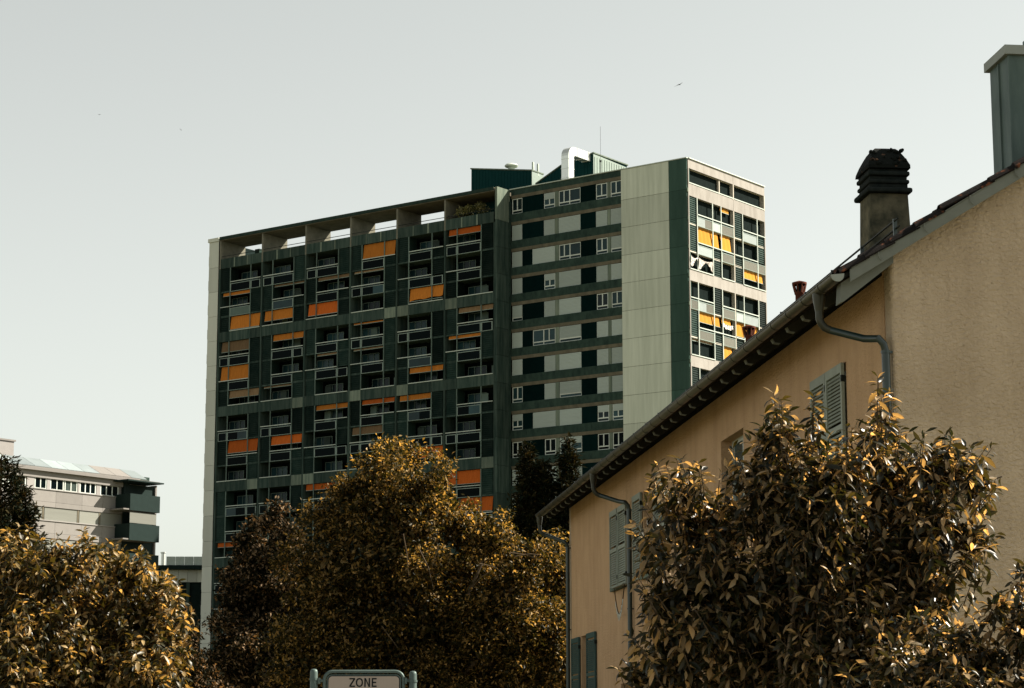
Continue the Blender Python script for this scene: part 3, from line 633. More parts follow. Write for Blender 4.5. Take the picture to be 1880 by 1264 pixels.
def leafy(root, blobs, n, lm, Ln, Wd, nl, shoot, parts=300, up=.5, twigm=None, surf=.55, tips=None, seedoff=0):
    """shoots with spiralled drooping leaves: near trees"""
    C = np.array([c for c, r in blobs]); Rr = np.array([r for c, r in blobs])
    w_ = Rr**2.2; idx = rng.choice(len(blobs), n, p=w_/w_.sum())
    d = unit(rng.normal(size=(n, 3))); d[:, 1] = np.where(rng.random(n) < .6, -abs(d[:, 1]), d[:, 1])
    rad = Rr[idx]*(surf+(1.24-surf)*rng.random(n)**.7)
    tip = C[idx]+d*rad[:, None]
    dr = unit(d*.8+np.array([0, 0, up])+rng.normal(size=(n, 3))*.35)
    if tips is not None:
        tip = np.vstack([tip, tips[0]]); dr = np.vstack([dr, tips[1]]); n = len(tip)
    ln = shoot*rng.uniform(.6, 1.3, n)
    tw = MB(); Ps = []; Ds = []; Ns = []; Ls = []
    for i in range(n):
        t0 = tip[i]-dr[i]*ln[i]
        m_ = int(nl*rng.uniform(.7, 1.3)); ph = rng.random()*6.28
        e1 = unit(np.cross(dr[i], [.3, .9, .1])); e2 = np.cross(dr[i], e1)
        for k in range(m_):
            t = 1-(k/m_)**1.2*.95; an = ph+k*2.4
            out = e1*math.cos(an)+e2*math.sin(an)
            droop = .15+.95*(k/m_)+rng.normal()*.18
            dd = unit(out*.95+dr[i]*(.85 if k < 3 else .35)+np.array([0, 0, -droop]))
            Ps.append(t0+dr[i]*ln[i]*t+out*.004); Ds.append(dd); Ns.append(unit(np.array([0, 0, 1.0])+out*.35+rng.normal(size=3)*.45)); Ls.append(Ln*rng.uniform(.6, 1.2)*(1 if k > 2 else .8))
        if twigm: tw.tube([t0+dr[i]*ln[i]*.1, t0+dr[i]*ln[i]*.5, tip[i]], [Ln*.045, Ln*.035, Ln*.018], 3, False)
    P, D, N, L = map(np.array, (Ps, Ds, Ns, Ls)); W = L*(Wd/Ln)*rng.uniform(.8, 1.2, len(L)); cu = rng.uniform(.05, .75, len(L))
    v, f = bigleaves(P, D, N, L, W, cu)
    loc = np.array(root.location)
    keep = np.ones(len(P), bool)
    if parts:
        score = P[:, 1]-.5*P[:, 2]+rng.normal(size=len(P))*.25
        # inside the picture only
        zz = P[:, 2]-1.6; yc = P[:, 1]*math.cos(PITCH)+zz*math.sin(PITCH); zc = -P[:, 1]*math.sin(PITCH)+zz*math.cos(PITCH)
        uu = 940+FPX*P[:, 0]/yc; vv = 632-FPX*zc/yc
        score[(uu < 5) | (uu > 1875) | (vv > 1255)] = 1e9
        sel = np.argsort(score)[:parts]; keep[sel] = False
        f1 = np.array([(0, 2, 1), (0, 3, 2), (1, 2, 5), (1, 5, 4), (2, 3, 6), (2, 6, 5), (4, 5, 8), (4, 8, 7), (5, 6, 9), (5, 9, 8), (7, 8, 10), (8, 9, 10)])
        for i in sel:
            me = npmesh('leaf', v[i*11:i*11+11]-P[i], f1, lm, True); link('leaf', me, root, Vector(P[i]-loc))
    vk = v.reshape(-1, 11, 3)[keep].reshape(-1, 3); fk = f[:keep.sum()*12]
    o = link('foliage', npmesh('foliage', vk-loc, fk, lm, True), root); o['kind'] = 'stuff'
    if twigm:
        t = tw.build('twigs', twigm, root, -root.location); t['kind'] = 'stuff'
def inner(root, blobs, n, size, lm):
    """leaves deep in the crown"""
    C = np.array([c for c, r in blobs]); Rr = np.array([r for c, r in blobs]); w_ = Rr**2.4; idx = rng.choice(len(blobs), n, p=w_/w_.sum())
    P = C[idx]+unit(rng.normal(size=(n, 3)))*(Rr[idx]*.66*rng.random(n)**.4)[:, None]
    D = unit(rng.normal(size=(n, 3))); N = unit(rng.normal(size=(n, 3))); L = size*rng.uniform(.7, 1.3, n); v, f = diamonds(P, D, N, L, L*.5)
    link('inner_foliage', npmesh('inner_foliage', v-np.array(root.location), f, lm), root)['kind'] = 'stuff'
def clumpy(root, blobs, ncl, per, lm, Ln, Wd, crad, lumps=14, name='foliage', front=.7, rl=(.16, .36)):
    """many small leaves gathered in uneven clumps: trees farther off"""
    lp = []
    for c, r in blobs:
        for k in range(lumps):
            d = unit(rng.normal(size=3)); d[1] = -abs(d[1]) if rng.random() < front else d[1]
            lp.append((c+d*r*rng.uniform(.5, 1.0), r*rng.uniform(*rl)))
    C = np.array([c for c, r in lp]); Rr = np.array([r for c, r in lp]); w_ = Rr**2
    idx = rng.choice(len(lp), ncl, p=w_/w_.sum()); d = unit(rng.normal(size=(ncl, 3))*np.array([1.15, 1.15, .8])); d[:, 2] = np.where(rng.random(ncl) < .75, abs(d[:, 2]), d[:, 2])
    cc = C[idx]+d*(Rr[idx]*rng.uniform(.55, 1.08, ncl))[:, None]
    n = ncl*per; P = np.repeat(cc, per, 0)+rng.normal(size=(n, 3))*crad*np.array([1, 1, .8])
    do = np.repeat(d, per, 0); D = unit(do*.5+rng.normal(size=(n, 3))*.7+np.array([0, 0, -.25])); N = unit(rng.normal(size=(n, 3))*.6+np.array([0, 0, 1.]))
    L = Ln*rng.uniform(.6, 1.3, n); v, f = diamonds(P, D, N, L, L*Wd/Ln)
    o = link(name, npmesh(name, v-np.array(root.location), f, lm), root); o['kind'] = 'stuff'; return o

# ================================================================== distant buildings
ex = Vector((math.cos(YAW), -math.sin(YAW), 0)); ey = Vector((math.sin(YAW), math.cos(YAW), 0))
lb = tag(empty('apartment_block', (-38.83, 198, 0), -YAW), 'pale low apartment block with sloping solar panels on its roof and dark balconies', 'building')
FB = Facade(0, 0, math.pi/2)
def lbx(name, m, a0, a1, w0, w1, z0, z1): return FB.box(name, M[m], a0, a1, w0, w1, z0, z1, lb)
lbx('core_wall', 'white', -24, 9.0, .25, 12, 0, 24.0)
lbx('eave_slab', 'lwall', -24, 9.3, -.35, 12.3, 24.2, 24.42)
lbx('wall_panel', 'lwall', -24, 4.95, -.02, .25, 23.62, 24.2)
for k in range(8):
    zb = 21.09-2.75*k
    e = [-24, -18, -12, -6.2, -3.1, .0, 2.5, 4.95]
    for i in range(7):
        lbx('wall_panel', 'lwall', e[i]+.01, e[i+1]-.01, -.02, .25, zb+.45, zb+1.5); lbx('wall_panel', 'lwall', e[i]+.01, e[i+1]-.01, -.02, .25, zb, zb+.435)
    lbx('window_sill', 'white', -24, 4.9, -.1, .2, zb+1.5, zb+1.58)
    zw = zb+1.58; zt = zb+2.75
    if k == 0:
        for (a0, a1, sp) in ((-5.49, -4.13, 2), (-3.69, -2.12, 2), (-2.0, -.5, 2), (-.21, 1.73, 3), (2.26, 4.5, 3), (-8.5, -6.5, 2), (-12, -9, 3)):
            W = a1-a0; b = MB()
            for s in range(sp+1): b.box(-W/2+s*(W-.1)/sp, -W/2+s*(W-.1)/sp+.1, -.03, .05, 0, 1.0)
            b.box(-W/2+.1, W/2-.1, -.025, .045, 0, .07).box(-W/2+.1, W/2-.1, -.025, .045, .93, 1.0)
            o = b.build('window', M['wframe'], lb, FB.P((a0+a1)/2, .15, zw), FB.r)
            link('pane', boxmesh(M['glassd'] if a0 != -2.0 else M['curtain'], W-.1, .02, .9), o, (0, .02, .5))
        for a0, a1 in ((-4.1, -3.72), (-.48, -.24), (1.76, 2.24), (-6.4, -5.55)): lbx('pier', 'white', a0, a1, .08, .25, zw, 23.6)
    else:
        for (a0, a1) in ((-9.6, -4.6), (-4.3, -.5), (-.2, 2.1), (2.35, 4.9), (-20, -10)):
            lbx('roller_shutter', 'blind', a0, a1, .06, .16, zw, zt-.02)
            lbx('pier', 'nose', a1+.03, a1+.2, .03, .2, zw, zt-.02)
# terrace recess and dark balconies at the far end
lbx('corner_wall', 'balc', 4.97, 5.6, -.1, .3, 0, 24.15)
lbx('loggia_wall', 'balc', 5.6, 9.0, .1, .24, 0, 23.95)
lbx('canopy', 'balc', 3.7, 8.2, -2.0, .2, 24.02, 24.14)
lbx('end_wall', 'lwall', 8.96, 9.15, -.1, 10, 0, 24.1)
for k in range(5):
    zf = 21.35-2.72*k
    lbx('balcony_floor', 'lwall', 3.3, 7.75, -1.9, .1, zf-.0, zf+.12)
    lbx('balcony_panel', 'balc', 4.05, 7.78, -1.96, -1.9, zf-.02, zf+1.5)
    lbx('balcony_panel', 'balc', 4.05, 4.11, -1.895, .1, zf-.02, zf+1.5); lbx('balcony_panel', 'balc', 7.72, 7.78, -1.895, .1, zf-.02, zf+1.5)
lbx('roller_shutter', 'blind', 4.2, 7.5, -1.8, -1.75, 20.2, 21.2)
for i in range(9):
    a = -9.9+i*1.93+.35; b = MB(); a1 = a+1.88
    v = [FB.P(a-.1, 1.3, 25.2), FB.P(a1-.1, 1.3, 25.2), FB.P(a1+.38, -.1, 24.62), FB.P(a+.38, -.1, 24.62)]
    v = [FB.P(a-.45, 1.1, 25.42), FB.P(a1-.45, 1.1, 25.42), FB.P(a1, -.1, 24.62), FB.P(a, -.1, 24.62)]
    v2 = [(x, y, z-.07) for x, y, z in v]
    b.add(v+v2, [(0, 1, 2, 3), (7, 6, 5, 4), (0, 4, 5, 1), (1, 5, 6, 2), (2, 6, 7, 3), (3, 7, 4, 0)])
    o = b.build('solar_panel', M['lwall'] if i in (6, 7) else M['solar'], lb)
lbx('parapet', 'lwall', -24, 7.0, -.1, .05, 24.42, 24.6)
lbx('penthouse_wall', 'white', -24, -5.05, 3.6, 9, 24.4, 27.1); lbx('roof_edge', 'lwall', -24, -4.9, 3.5, 9.1, 27.1, 27.25)
lbx('roof_box', 'conc', 7.4, 9.2, 1.0, 3.0, 24.42, 24.95)
# low flat-roofed link building
lk = empty('low_building', (-36.7*1.129, 262, -.206), R(3)); lk.scale = (1.129, 1.129, 1.129); tag(lk, 'low flat-roofed building with grey panel frieze between the tower and the pale block', 'building')
def kbx(n, m, *a): return bx(n, M[m], lk, *a)
kbx('core_wall', 'dark', -3, 9, .5, 12, 0, 18.3)
kbx('roof_slab', 'dark', -3, 9.2, -.6, 12, 18.2, 18.62)
for i in range(7): kbx('roof_panel', 'rail', .3+i*.95, .3+i*.95+.92, -.2, .0, 18.63, 19.55)
for i in range(8): kbx('frieze_panel', 'end', -.4+i*.98, -.4+i*.98+.95, .2, .45, 16.9, 18.18)
for i in range(5): kbx('column', 'conc', .4+i*2.0, .75+i*2.0, .3, .6, 0, 16.9)
MB().lathe([(.22, 18.62), (.22, 19.9), (.3, 19.95), (.3, 20.05), (.05, 20.1)], (-.1, .3), 12).build('flue', M['duct'], lk, smooth=True)

# ================================================================== HOUSE
HR_ = math.atan2(.1067, .9943); HO = (4.918, 28, 0)
house = tag(empty('rendered_house', HO, HR_), 'peach roughcast house with tiled gable roof, grey shutters and long gutter', 'house')
def hb(n, m, *a, parent=house): return bx(n, M[m], parent, *a)
SL = .617; LEN = 31.6; WID = 6.4; RX = WID/2
def roofz(x): return 7.70+SL*x          # underside plane of the roof boards at local x (left slope)
# gable wall (near) as a prism, side wall as pieces around the windows
g = MB().prism([(.0, 0), (WID, 0), (WID, roofz(0)), (RX, roofz(RX)), (.0, roofz(0))], 0, .35, 'y').build('gable_wall', M['gable'], house)
bv = g.modifiers.new('bevel', 'BEVEL'); bv.width = .05; bv.segments = 3; bv.limit_method = 'ANGLE'
MB().prism([(.0, 0), (WID, 0), (WID, roofz(0)), (RX, roofz(RX)), (.0, roofz(0))], LEN-.35, LEN, 'y').build('gable_wall', M['gable'], house)
hb('side_wall', 'gable', WID-.35, WID, .352, LEN-.352, 0, roofz(0))
# openings on the left side: (y0, y1, z0, z1)
OPEN = [(2.35, 4.2, 4.85, 6.66), (9.2, 11.1, 4.85, 6.66), (17.75, 19.5, 4.85, 6.66), (22.0, 23.8, 4.85, 6.66), (28.18, 29.4, 1.9, 3.96), (21.4, 22.9, 1.4, 2.62), (2.35, 4.2, 1.4, 3.4), (9.2, 11.1, 1.4, 3.4), (15.3, 17.1, 1.4, 3.4)]
def sidewall():
    ys = sorted(set([.352, LEN-.352]+[o[0] for o in OPEN]+[o[1] for o in OPEN])); zs = sorted(set([0, roofz(0)]+[o[2] for o in OPEN]+[o[3] for o in OPEN]))
    b = MB()
    idx = {}
    def vid(x, y, z):
        k = (x, y, z)
        if k not in idx: idx[k] = len(b.v); b.v.append(k)
        return idx[k]
    T = .35; solid = lambda y, z: not any(o[0] < y < o[1] and o[2] < z < o[3] for o in OPEN)
    for i in range(len(ys)-1):
        for j in range(len(zs)-1):
            ym, zm = (ys[i]+ys[i+1])/2, (zs[j]+zs[j+1])/2
            if not solid(ym, zm): continue
            y0, y1, z0, z1 = ys[i], ys[i+1], zs[j], zs[j+1]
            b.f.append((vid(0, y0, z0), vid(0, y1, z0), vid(0, y1, z1), vid(0, y0, z1))); b.f.append((vid(T, y0, z0), vid(T, y0, z1), vid(T, y1, z1), vid(T, y1, z0)))
            for (ya, za, ca) in ((y0, None, (ys[i-1]+y0)/2 if i else None), (y1, None, (y1+ys[i+2])/2 if i+2 < len(ys) else None)):
                if ca is None or not solid(ca, zm): b.f.append((vid(0, ya, z0), vid(T, ya, z0), vid(T, ya, z1), vid(0, ya, z1)))
            for (za, ca) in ((z0, (zs[j-1]+z0)/2 if j else None), (z1, (z1+zs[j+2])/2 if j+2 < len(zs) else None)):
                if ca is None or not solid(ym, ca): b.f.append((vid(0, y0, za), vid(0, y1, za), vid(T, y1, za), vid(T, y0, za)))
    me = bpy.data.meshes.new('side_wall'); me.from_pydata(b.v, [], b.f); me.materials.append(M['side']); me.validate()
    import bmesh as _b
    bm = _b.new(); bm.from_mesh(me); _b.ops.recalc_face_normals(bm, faces=bm.faces); bm.to_mesh(me); bm.free()
    link('side_wall', me, house)
sidewall()
def leafshutter(y0, z0, H, W, m, ang=0, hinge=0):
    """louvred shutter leaf, hinged at y0, lying in the wall plane when ang = 0"""
    b = MB(); fr = .075
    b.box(-.045, 0, 0, fr, 0, H).box(-.045, 0, W-fr, W, 0, H).box(-.044, -.001, fr, W-fr, 0, .11).box(-.044, -.001, fr, W-fr, H-.13, H).box(-.044, -.001, fr, W-fr, H*.47, H*.47+.09)
    o = b.build('shutter', M[m], house, (-.02, y0, z0), ang)
    s = MB(); z = .14
    while z < H-.17:
        if not (H*.47-.03 < z < H*.47+.1): s.prism([(-.04, z), (-.033, z-.006), (-.004, z+.042), (-.011, z+.048)], fr+.002, W-fr-.002, 'y')
        z += .052
    s.build('slats', M[m], o)['kind'] = 'stuff'
    MB().box(-.05, .012, -.02, .03, H*.12, H*.12+.09).box(-.05, .012, -.02, .03, H*.85, H*.85+.09).build('hinge', M['black'], o)
    return o
def hwindow(y0, y1, z0, z1):
    W, H = y1-y0, z1-z0; b = MB()
    for y in (0, W/2-.05, W-.08): b.box(0, .06, y, y+(.08 if y != W/2-.05 else .1), 0, H)
    for a, c in ((.08, W/2-.05), (W/2+.05, W-.08)): b.box(.002, .058, a, c, 0, .09).box(.002, .058, a, c, H-.08, H)
    o = b.build('window', M['wframe'], house, (.2, y0, z0))
    link('pane', boxmesh(M['glassb'], .012, W-.12, H-.12), o, (.04, W/2, H/2)); return o
for (y0, y1, z0, z1) in OPEN:
    hwindow(y0, y1, z0, z1)
    hb('window_sill', 'conc_pale', -.09, .1, y0-.08, y1+.08, z0-.09, z0-.001)
hb('room_dark', 'mulch', .5, .55, 1, LEN-1, .5, 7)
leafshutter(2.38, 4.87, 1.78, .93, 'shutpaint'); leafshutter(3.33, 4.87, 1.78, .88, 'shutpaint')
leafshutter(22.92, 4.78, 1.86, 1.12, 'shutpaint'); leafshutter(21.68, 4.78, 1.86, 1.14, 'shutpaint')
leafshutter(19.6, 4.8, 1.86, 1.1, 'shutpaint'); leafshutter(16.5, 4.8, 1.86, 1.15, 'shutpaint')
leafshutter(29.5, 1.95, 2.0, 1.45, 'shutteal'); leafshutter(26.6, 1.95, 2.02, 1.5, 'shutteal')
# corner trim line where the near window is framed
# roof boards
def slab(name, m, x0, x1, y0, y1, t, off, parent=house):
    b = MB().prism([(x0, roofz(x0)+off), (x1, roofz(x1)+off), (x1, roofz(x1)+off+t), (x0, roofz(x0)+off+t)], y0, y1, 'y'); return b.build(name, M[m], parent)
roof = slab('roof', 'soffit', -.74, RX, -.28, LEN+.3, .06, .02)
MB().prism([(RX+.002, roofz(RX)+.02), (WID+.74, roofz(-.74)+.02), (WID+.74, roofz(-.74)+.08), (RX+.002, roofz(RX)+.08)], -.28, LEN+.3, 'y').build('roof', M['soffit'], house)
# verge boards on the near gable
def vb(name, m, xa, xb, lo, hi, y0, y1, par=house): return MB().prism([(xa, roofz(xa)+lo), (xb, roofz(xb)+lo), (xb, roofz(xb)+hi), (xa, roofz(xa)+hi)], y0, y1, 'y').build(name, M[m], par)
vb('verge_board', 'fascia', -.62, RX, -.075, .085, -.315, -.285)
vb('verge_flashing', 'fascia', -.60, RX, .088, .10, -.33, -.2)
MB().prism([(RX+.01, roofz(RX)-.075), (WID+.62, roofz(-.62)-.075), (WID+.62, roofz(-.62)+.085), (RX+.01, roofz(RX)+.085)], -.315, -.285, 'y').build('verge_board', M['fascia'], house)
# bearer under the verge at the wall corner
MB().prism([(-.72, roofz(-.72)-.26), (-.66, roofz(-.66)-.27), (.0, roofz(0)-.16), (.0, roofz(0)-.01), (-.70, roofz(-.70)-.01)], -.16, .06, 'y').build('bearer', M['fascia'], house)
# rafter ends along the eaves
rb = MB(); rb.prism([(-.66, roofz(-.66)-.01), (-.67, roofz(-.66)-.05), (-.64, roofz(-.64)-.11), (-.56, roofz(-.6)-.145), (-.0, roofz(0)-.15), (0, roofz(0)-.01)], -.05, .05, 'y'); rme = rb.mesh('rafter', M['rafter'])
rc = MB().prism([(-.672, roofz(-.66)-.045), (-.69, roofz(-.66)-.05), (-.66, roofz(-.64)-.12), (-.57, roofz(-.6)-.16), (-.555, roofz(-.6)-.148), (-.642, roofz(-.64)-.113)], -.052, .052, 'y').mesh('lit_end_cap', M['fascia'])  # paler caps put the light on the rafter ends into the colour
y = 1.15
while y < LEN: o = link('rafter', rme, house, (0, y, 0)); link('lit_end_cap', rc, o); y += .935
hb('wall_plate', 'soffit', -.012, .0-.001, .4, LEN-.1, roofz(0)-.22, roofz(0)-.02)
# gutter: half-round channel
def gutter():
    b = MB(); n = 9; rO, rI = .085, .078; cx, cz = -.80, 7.32
    prof = [(cx+rO*math.cos(math.pi+math.pi*i/n), cz+rO*math.sin(math.pi+math.pi*i/n)) for i in range(n+1)]+[(cx+rI*math.cos(-math.pi*i/n), cz+rI*math.sin(-math.pi*i/n)) for i in range(n+1)]
    o = b.prism(prof, -.36, LEN+.35, 'y').build('gutter', M['gutter'], house, smooth=True)
    e = MB().prism([(cx+.088*math.cos(math.pi+math.pi*i/12), cz+.088*math.sin(math.pi+math.pi*i/12)) for i in range(13)]+[(cx+.088, cz+.02), (cx+.12, cz+.05), (cx-.088, cz+.02)][:1], -.372, -.361, 'y').build('end_cap', M['cap'], o)
    MB().tube([(cx-rO, -.36, cz+.004), (cx-rO, LEN+.35, cz+.004)], .011, 6).build('rolled_edge', M['gutter'], o, smooth=True)
    y = .35
    while y < LEN:
        pr = [(cx+.093*math.cos(math.pi+math.pi*i/8), cz+.093*math.sin(math.pi+math.pi*i/8)) for i in range(9)]+[(cx+.086*math.cos(-math.pi*i/8), cz+.086*math.sin(-math.pi*i/8)) for i in range(9)]
        MB().prism(pr, y, y+.03, 'y').build('bracket', M['gutter'], o); y += .93
    return o
gut = gutter()
def downpipe(y, yb, m='pipe', out=None):
    o = MB().lathe([(.085, 7.27), (.08, 7.17), (.055, 7.03)], (-.80, y), 14).build('downpipe', M['gutter'], house, smooth=True)
    el = [(-.80, y, 7.05), (-.80, y, 6.93), (-.78, y-.005, 6.87), (-.73, y-.01, 6.81), (-.66, y-.02, 6.775)]
    MB().tube(el, .052, 14).build('elbow', M['gutter'], o, smooth=True)
    br = [(-.66, y-.02, 6.775), (-.28, y-.06 if yb is None else (y+yb)/2, 6.62), (-.17, yb, 6.57), (-.11, yb, 6.50), (-.085, yb, 6.40), (-.085, yb, .2)]
    MB().tube(br[:5], .05, 14).build('offset_pipe', M[m], o, smooth=True)
    MB().tube([(-.085, yb, 6.42), (-.085, yb, .2)], .055, 14).build('straight_pipe', M[m], o, smooth=True)
    for z in (6.38, 4.2, 2.2): MB().tube([(-.085, yb, z), (-.085, yb, z+.035)], .064, 14).box(-.04, .0, yb-.02, yb+.02, z, z+.03).build('pipe_clip', M[m], o)
    return o
downpipe(.62, .03); downpipe(21.5, 20.95); downpipe(32.0-.3, 31.35)
# clay tiles: verge course tile by tile, the rest of the slope joined
def tile(b, x, y, wy=.24, lx=.40, lift=0.0):
    z = roofz(x)+.115+lift; dz = SL*lx; n = 5; v = []
    for xx, zz in ((x, z), (x+lx, z+dz-.03)):
        for k in range(n+1):
            t = k/n; h = math.sin(t*math.pi)*.075+(.0 if t < .9 else 0)
            v.append((xx, y+wy*t, zz+h))
    v2 = [(a, q, c-.022) for a, q, c in v]; N = len(v); f = []
    for k in range(n): f += [(k, k+1, n+2+k, n+1+k), (N+k, N+n+1+k, N+n+2+k, N+k+1), (k, N+k, N+k+1, k+1), (n+1+k, n+2+k, N+n+2+k, N+n+1+k)]
    f += [(0, n+1, N+n+1, N), (n, N+n, N+2*n+1, 2*n+1)]
    return b.add(v+v2, f)
ntx = int((RX+.78)/.34)
for i in range(ntx):
    for j in range(2):
        b = MB(); tile(b, -.76+i*.34, -.34+j*.235+random.uniform(-.01, .01), lift=random.uniform(0, .045)); b.build('tile', M['clay'], house)
b = MB()
for i in range(ntx):
    for j in range(2, int((LEN+.6)/.235)): tile(b, -.76+i*.34, -.34+j*.235, lift=random.uniform(0, .012))
b.build('roof_tiles', M['clay'], house)['kind'] = 'stuff'
MB().prism([(RX, roofz(RX)+.1), (WID+.76, roofz(-.76)+.1), (WID+.76, roofz(-.76)+.13), (RX, roofz(RX)+.13)], -.33, LEN+.3, 'y').build('back_slope', M['clay'], house)
MB().tube([(RX, -.35, roofz(RX)+.12), (RX, LEN+.3, roofz(RX)+.12)], .11, 10).build('ridge_tiles', M['clay'], house)
# verge tile hooks
for i in range(8):
    x = -.25+i*.62
    if x < RX: MB().tube([(x, -.34, roofz(x)+.10), (x+.01, -.335, roofz(x)+.02), (x+.05, -.335, roofz(x)-.015)], .008, 5).build('verge_hook', M['fascia'], house)
# snow guard
sg = MB().tube([(.02, -.34, 8.085), (.02, LEN-.5, 8.085)], .014, 8).build('snow_guard', M['black'], house, smooth=True)
MB().tube([(.04, -.34, 7.985), (.04, LEN-.5, 7.985)], .014, 8).build('guard_pipe', M['black'], sg, smooth=True)
y = -.2
while y < LEN-.6: MB().box(-.0, .05, y-.012, y+.012, 7.80, 8.11).prism([(.05, 7.86), (.3, 8.0), (.3, 8.02), (.05, 7.9)], y-.012, y+.012, 'y').build('guard_bracket', M['pipe'], sg); y += 1.62
# chimneys
ch = MB().prism([(.10, 7.75), (.70, 7.95), (.66, 8.83), (.13, 8.83)], 1.3, 1.85, 'y').build('chimney', M['chim'], house)
bvm = ch.modifiers.new('bevel', 'BEVEL'); bvm.width = .012; bvm.segments = 2
def ring(x0, x1, y0, y1, z0, z1, m, bev=.012):
    o = MB().box(x0, x1, y0, y1, z0, z1).build('chimney_course', M[m], ch); q = o.modifiers.new('b', 'BEVEL'); q.width = bev; q.segments = 2; return o
ring(.065, .705, 1.21, 1.94, 8.83, 8.90, 'soot', .025); ring(.125, .655, 1.28, 1.87, 8.902, 8.96, 'soot'); ring(.105, .675, 1.25, 1.90, 8.962, 9.02, 'soot', .022)
ring(.13, .65, 1.29, 1.86, 9.022, 9.07, 'soot'); ring(.10, .68, 1.24, 1.91, 9.072, 9.135, 'soot', .022); ring(.12, .66, 1.28, 1.87, 9.137, 9.17, 'soot')
t = MB(); prof = [(0, 0), (.0, .05), (.045, .14), (.10, .22), (.15, .29), (.19, .32)]; vs = []
for dx, dz in prof:
    rn_ = random.Random(int(dz*1000))
    vs += [(x+rn_.uniform(-.006, .006), y+rn_.uniform(-.006, .006), 9.172+dz) for x, y in ((.095+dx*.8, 1.23+dx), (.39, 1.225+dx), (.685-dx*.8, 1.23+dx), (.69-dx*.8, 1.57), (.685-dx*.8, 1.92-dx), (.39, 1.925-dx), (.095+dx*.8, 1.92-dx), (.09+dx*.8, 1.57))]
n = len(prof); t.add(vs, [tuple(range(7, -1, -1))]+[(i*8+k, i*8+(k+1) % 8, i*8+8+(k+1) % 8, i*8+8+k) for i in range(n-1) for k in range(8)]+[tuple((n-1)*8+k for k in range(8))])
ct = t.build('chimney_top', M['mossy'], ch)
for k in range(22):
    x = random.uniform(.14, .64); z = 9.2+random.uniform(.03, .27); y = 1.23+max(0, (z-9.25))*.62; r_ = random.uniform(.018, .04)
    q = MB().lathe([(.01, -r_*.7), (r_*.9, -r_*.3), (r_, .1*r_), (r_*.6, r_*.6), (.01, r_*.75)], (0, 0), 6).build('moss_lump', M['mossy'], ch, (x, y, z)); q.rotation_euler = (.3*k, .2*k, k)
mc = MB().box(2.05, 3.2, 1.0, 1.78, 8.9, 10.76).build('metal_chimney', M['zinc'], house)
for yy in (1.38,): MB().box(2.026, 2.049, yy-.012, yy+.012, 8.9, 10.74).build('standing_seam', M['zinc'], mc)
MB().box(2.47, 2.49, .98, .998, 8.9, 10.74).box(2.04, 2.06, .985, .998, 8.9, 10.74).build('standing_seam', M['zinc'], mc)
MB().box(1.99, 3.3, .94, 1.86, 10.76, 10.89).build('cap', M['cap'], mc)
MB().lathe([(.11, 10.89), (.11, 11.0), (.14, 11.0), (.14, 11.06), (.03, 11.08)], (2.52, 1.3), 14).build('flue', M['zinc'], mc, smooth=True)
# clay vent pots
def pot(x, y, s=1.0):
    z = roofz(x)+.1
    o = MB().lathe([(.075*s, z-.1), (.07*s, z+.42), (.085*s, z+.44), (.085*s, z+.47)], (x, y), 14).build('vent_pot', M['terra'], house, smooth=True)
    MB().lathe([(.05*s, z+.46), (.055*s, z+.6)], (x, y), 12).build('pot_core', M['soot'], o)
    for k in range(9):
        a = k*2*math.pi/9; c, s_ = math.cos(a), math.sin(a)
        MB().tube([(x+c*.075*s, y+s_*.075*s, z+.46), (x+c*.108*s, y+s_*.108*s, z+.6)], .013, 4).build('pot_rib', M['terra'], o)
    MB().lathe([(.105*s, z+.59), (.12*s, z+.6), (.12*s, z+.63), (.02, z+.66)], (x, y), 14).build('pot_lid', M['terra'], o, smooth=True)
pot(.50, 7.0); pot(.62, 11.4)

# ================================================================== trees
def treeroot(name, px, Y, label, cat='tree', group=None):
    p = at(px, 1200, Y); return tag(empty(name, (p.x, Y, 0)), label, cat, group)
# big bush in front of the house
T = treeroot('glossy_leaf_tree', 1470, 15.5, 'small tree with long drooping glossy amber leaves in front of the peach house')
BL = [(1255, 925, 52), (1205, 1000, 40), (1305, 960, 65), (1425, 800, 42), (1410, 890, 75), (1490, 835, 45), (1540, 880, 62), (1612, 810, 42), (1620, 890, 100), (1730, 860, 65), (1785, 880, 38), (1700, 960, 85), (1775, 990, 40),
      (1480, 1010, 140), (1310, 1080, 115), (1640, 1060, 105), (1400, 1200, 160), (1250, 1200, 65), (1215, 1105, 48), (1200, 1245, 60), (1725, 1190, 55), (1570, 1210, 130), (1700, 1090, 55), (1480, 930, 90)]
bw = blobs_world(BL, 15.5, .45)
tp = []; td = []
for (u, v, dx) in [(1618, 690, .05), (1612, 730, 0), (1640, 760, .1), (1630, 800, .1), (1600, 770, -.1), (1425, 725, -.05), (1440, 760, .1), (1405, 790, -.15), (1492, 730, .05), (1500, 765, 0), (1560, 790, 0), (1740, 800, .2), (1700, 790, .1), (1815, 815, .6), (1800, 850, .6), (1832, 900, .7), (1815, 950, .6),
                   (1825, 985, .6), (1285, 855, -.1), (1245, 845, -.2), (1200, 870, -.4), (1330, 865, .1), (1185, 930, -.5), (1180, 1010, -.5), (1160, 1060, -.5), (1150, 1170, -.7), (1175, 1180, -.5), (1790, 1010, .5), (1790, 1060, .3), (1760, 900, .4), (1430, 740, 0), (1420, 760, -.1), (1495, 755, 0), (1625, 720, 0), (1605, 750, 0), (1650, 790, .2), (1480, 790, 0), (1445, 790, 0), (1780, 820, .4), (1215, 860, -.3), (1265, 850, 0), (1170, 960, -.5), (1380, 850, -.2), (1560, 830, 0), (1665, 800, .2), (1190, 1090, -.4)]:
    for q in range(2):
        tp.append(np.array(at(u+random.uniform(-9, 9), v+random.uniform(-6, 12), 15.2+random.uniform(-.3, .3)))); td.append(unit(np.array([dx, random.uniform(-.3, .1), .8])))
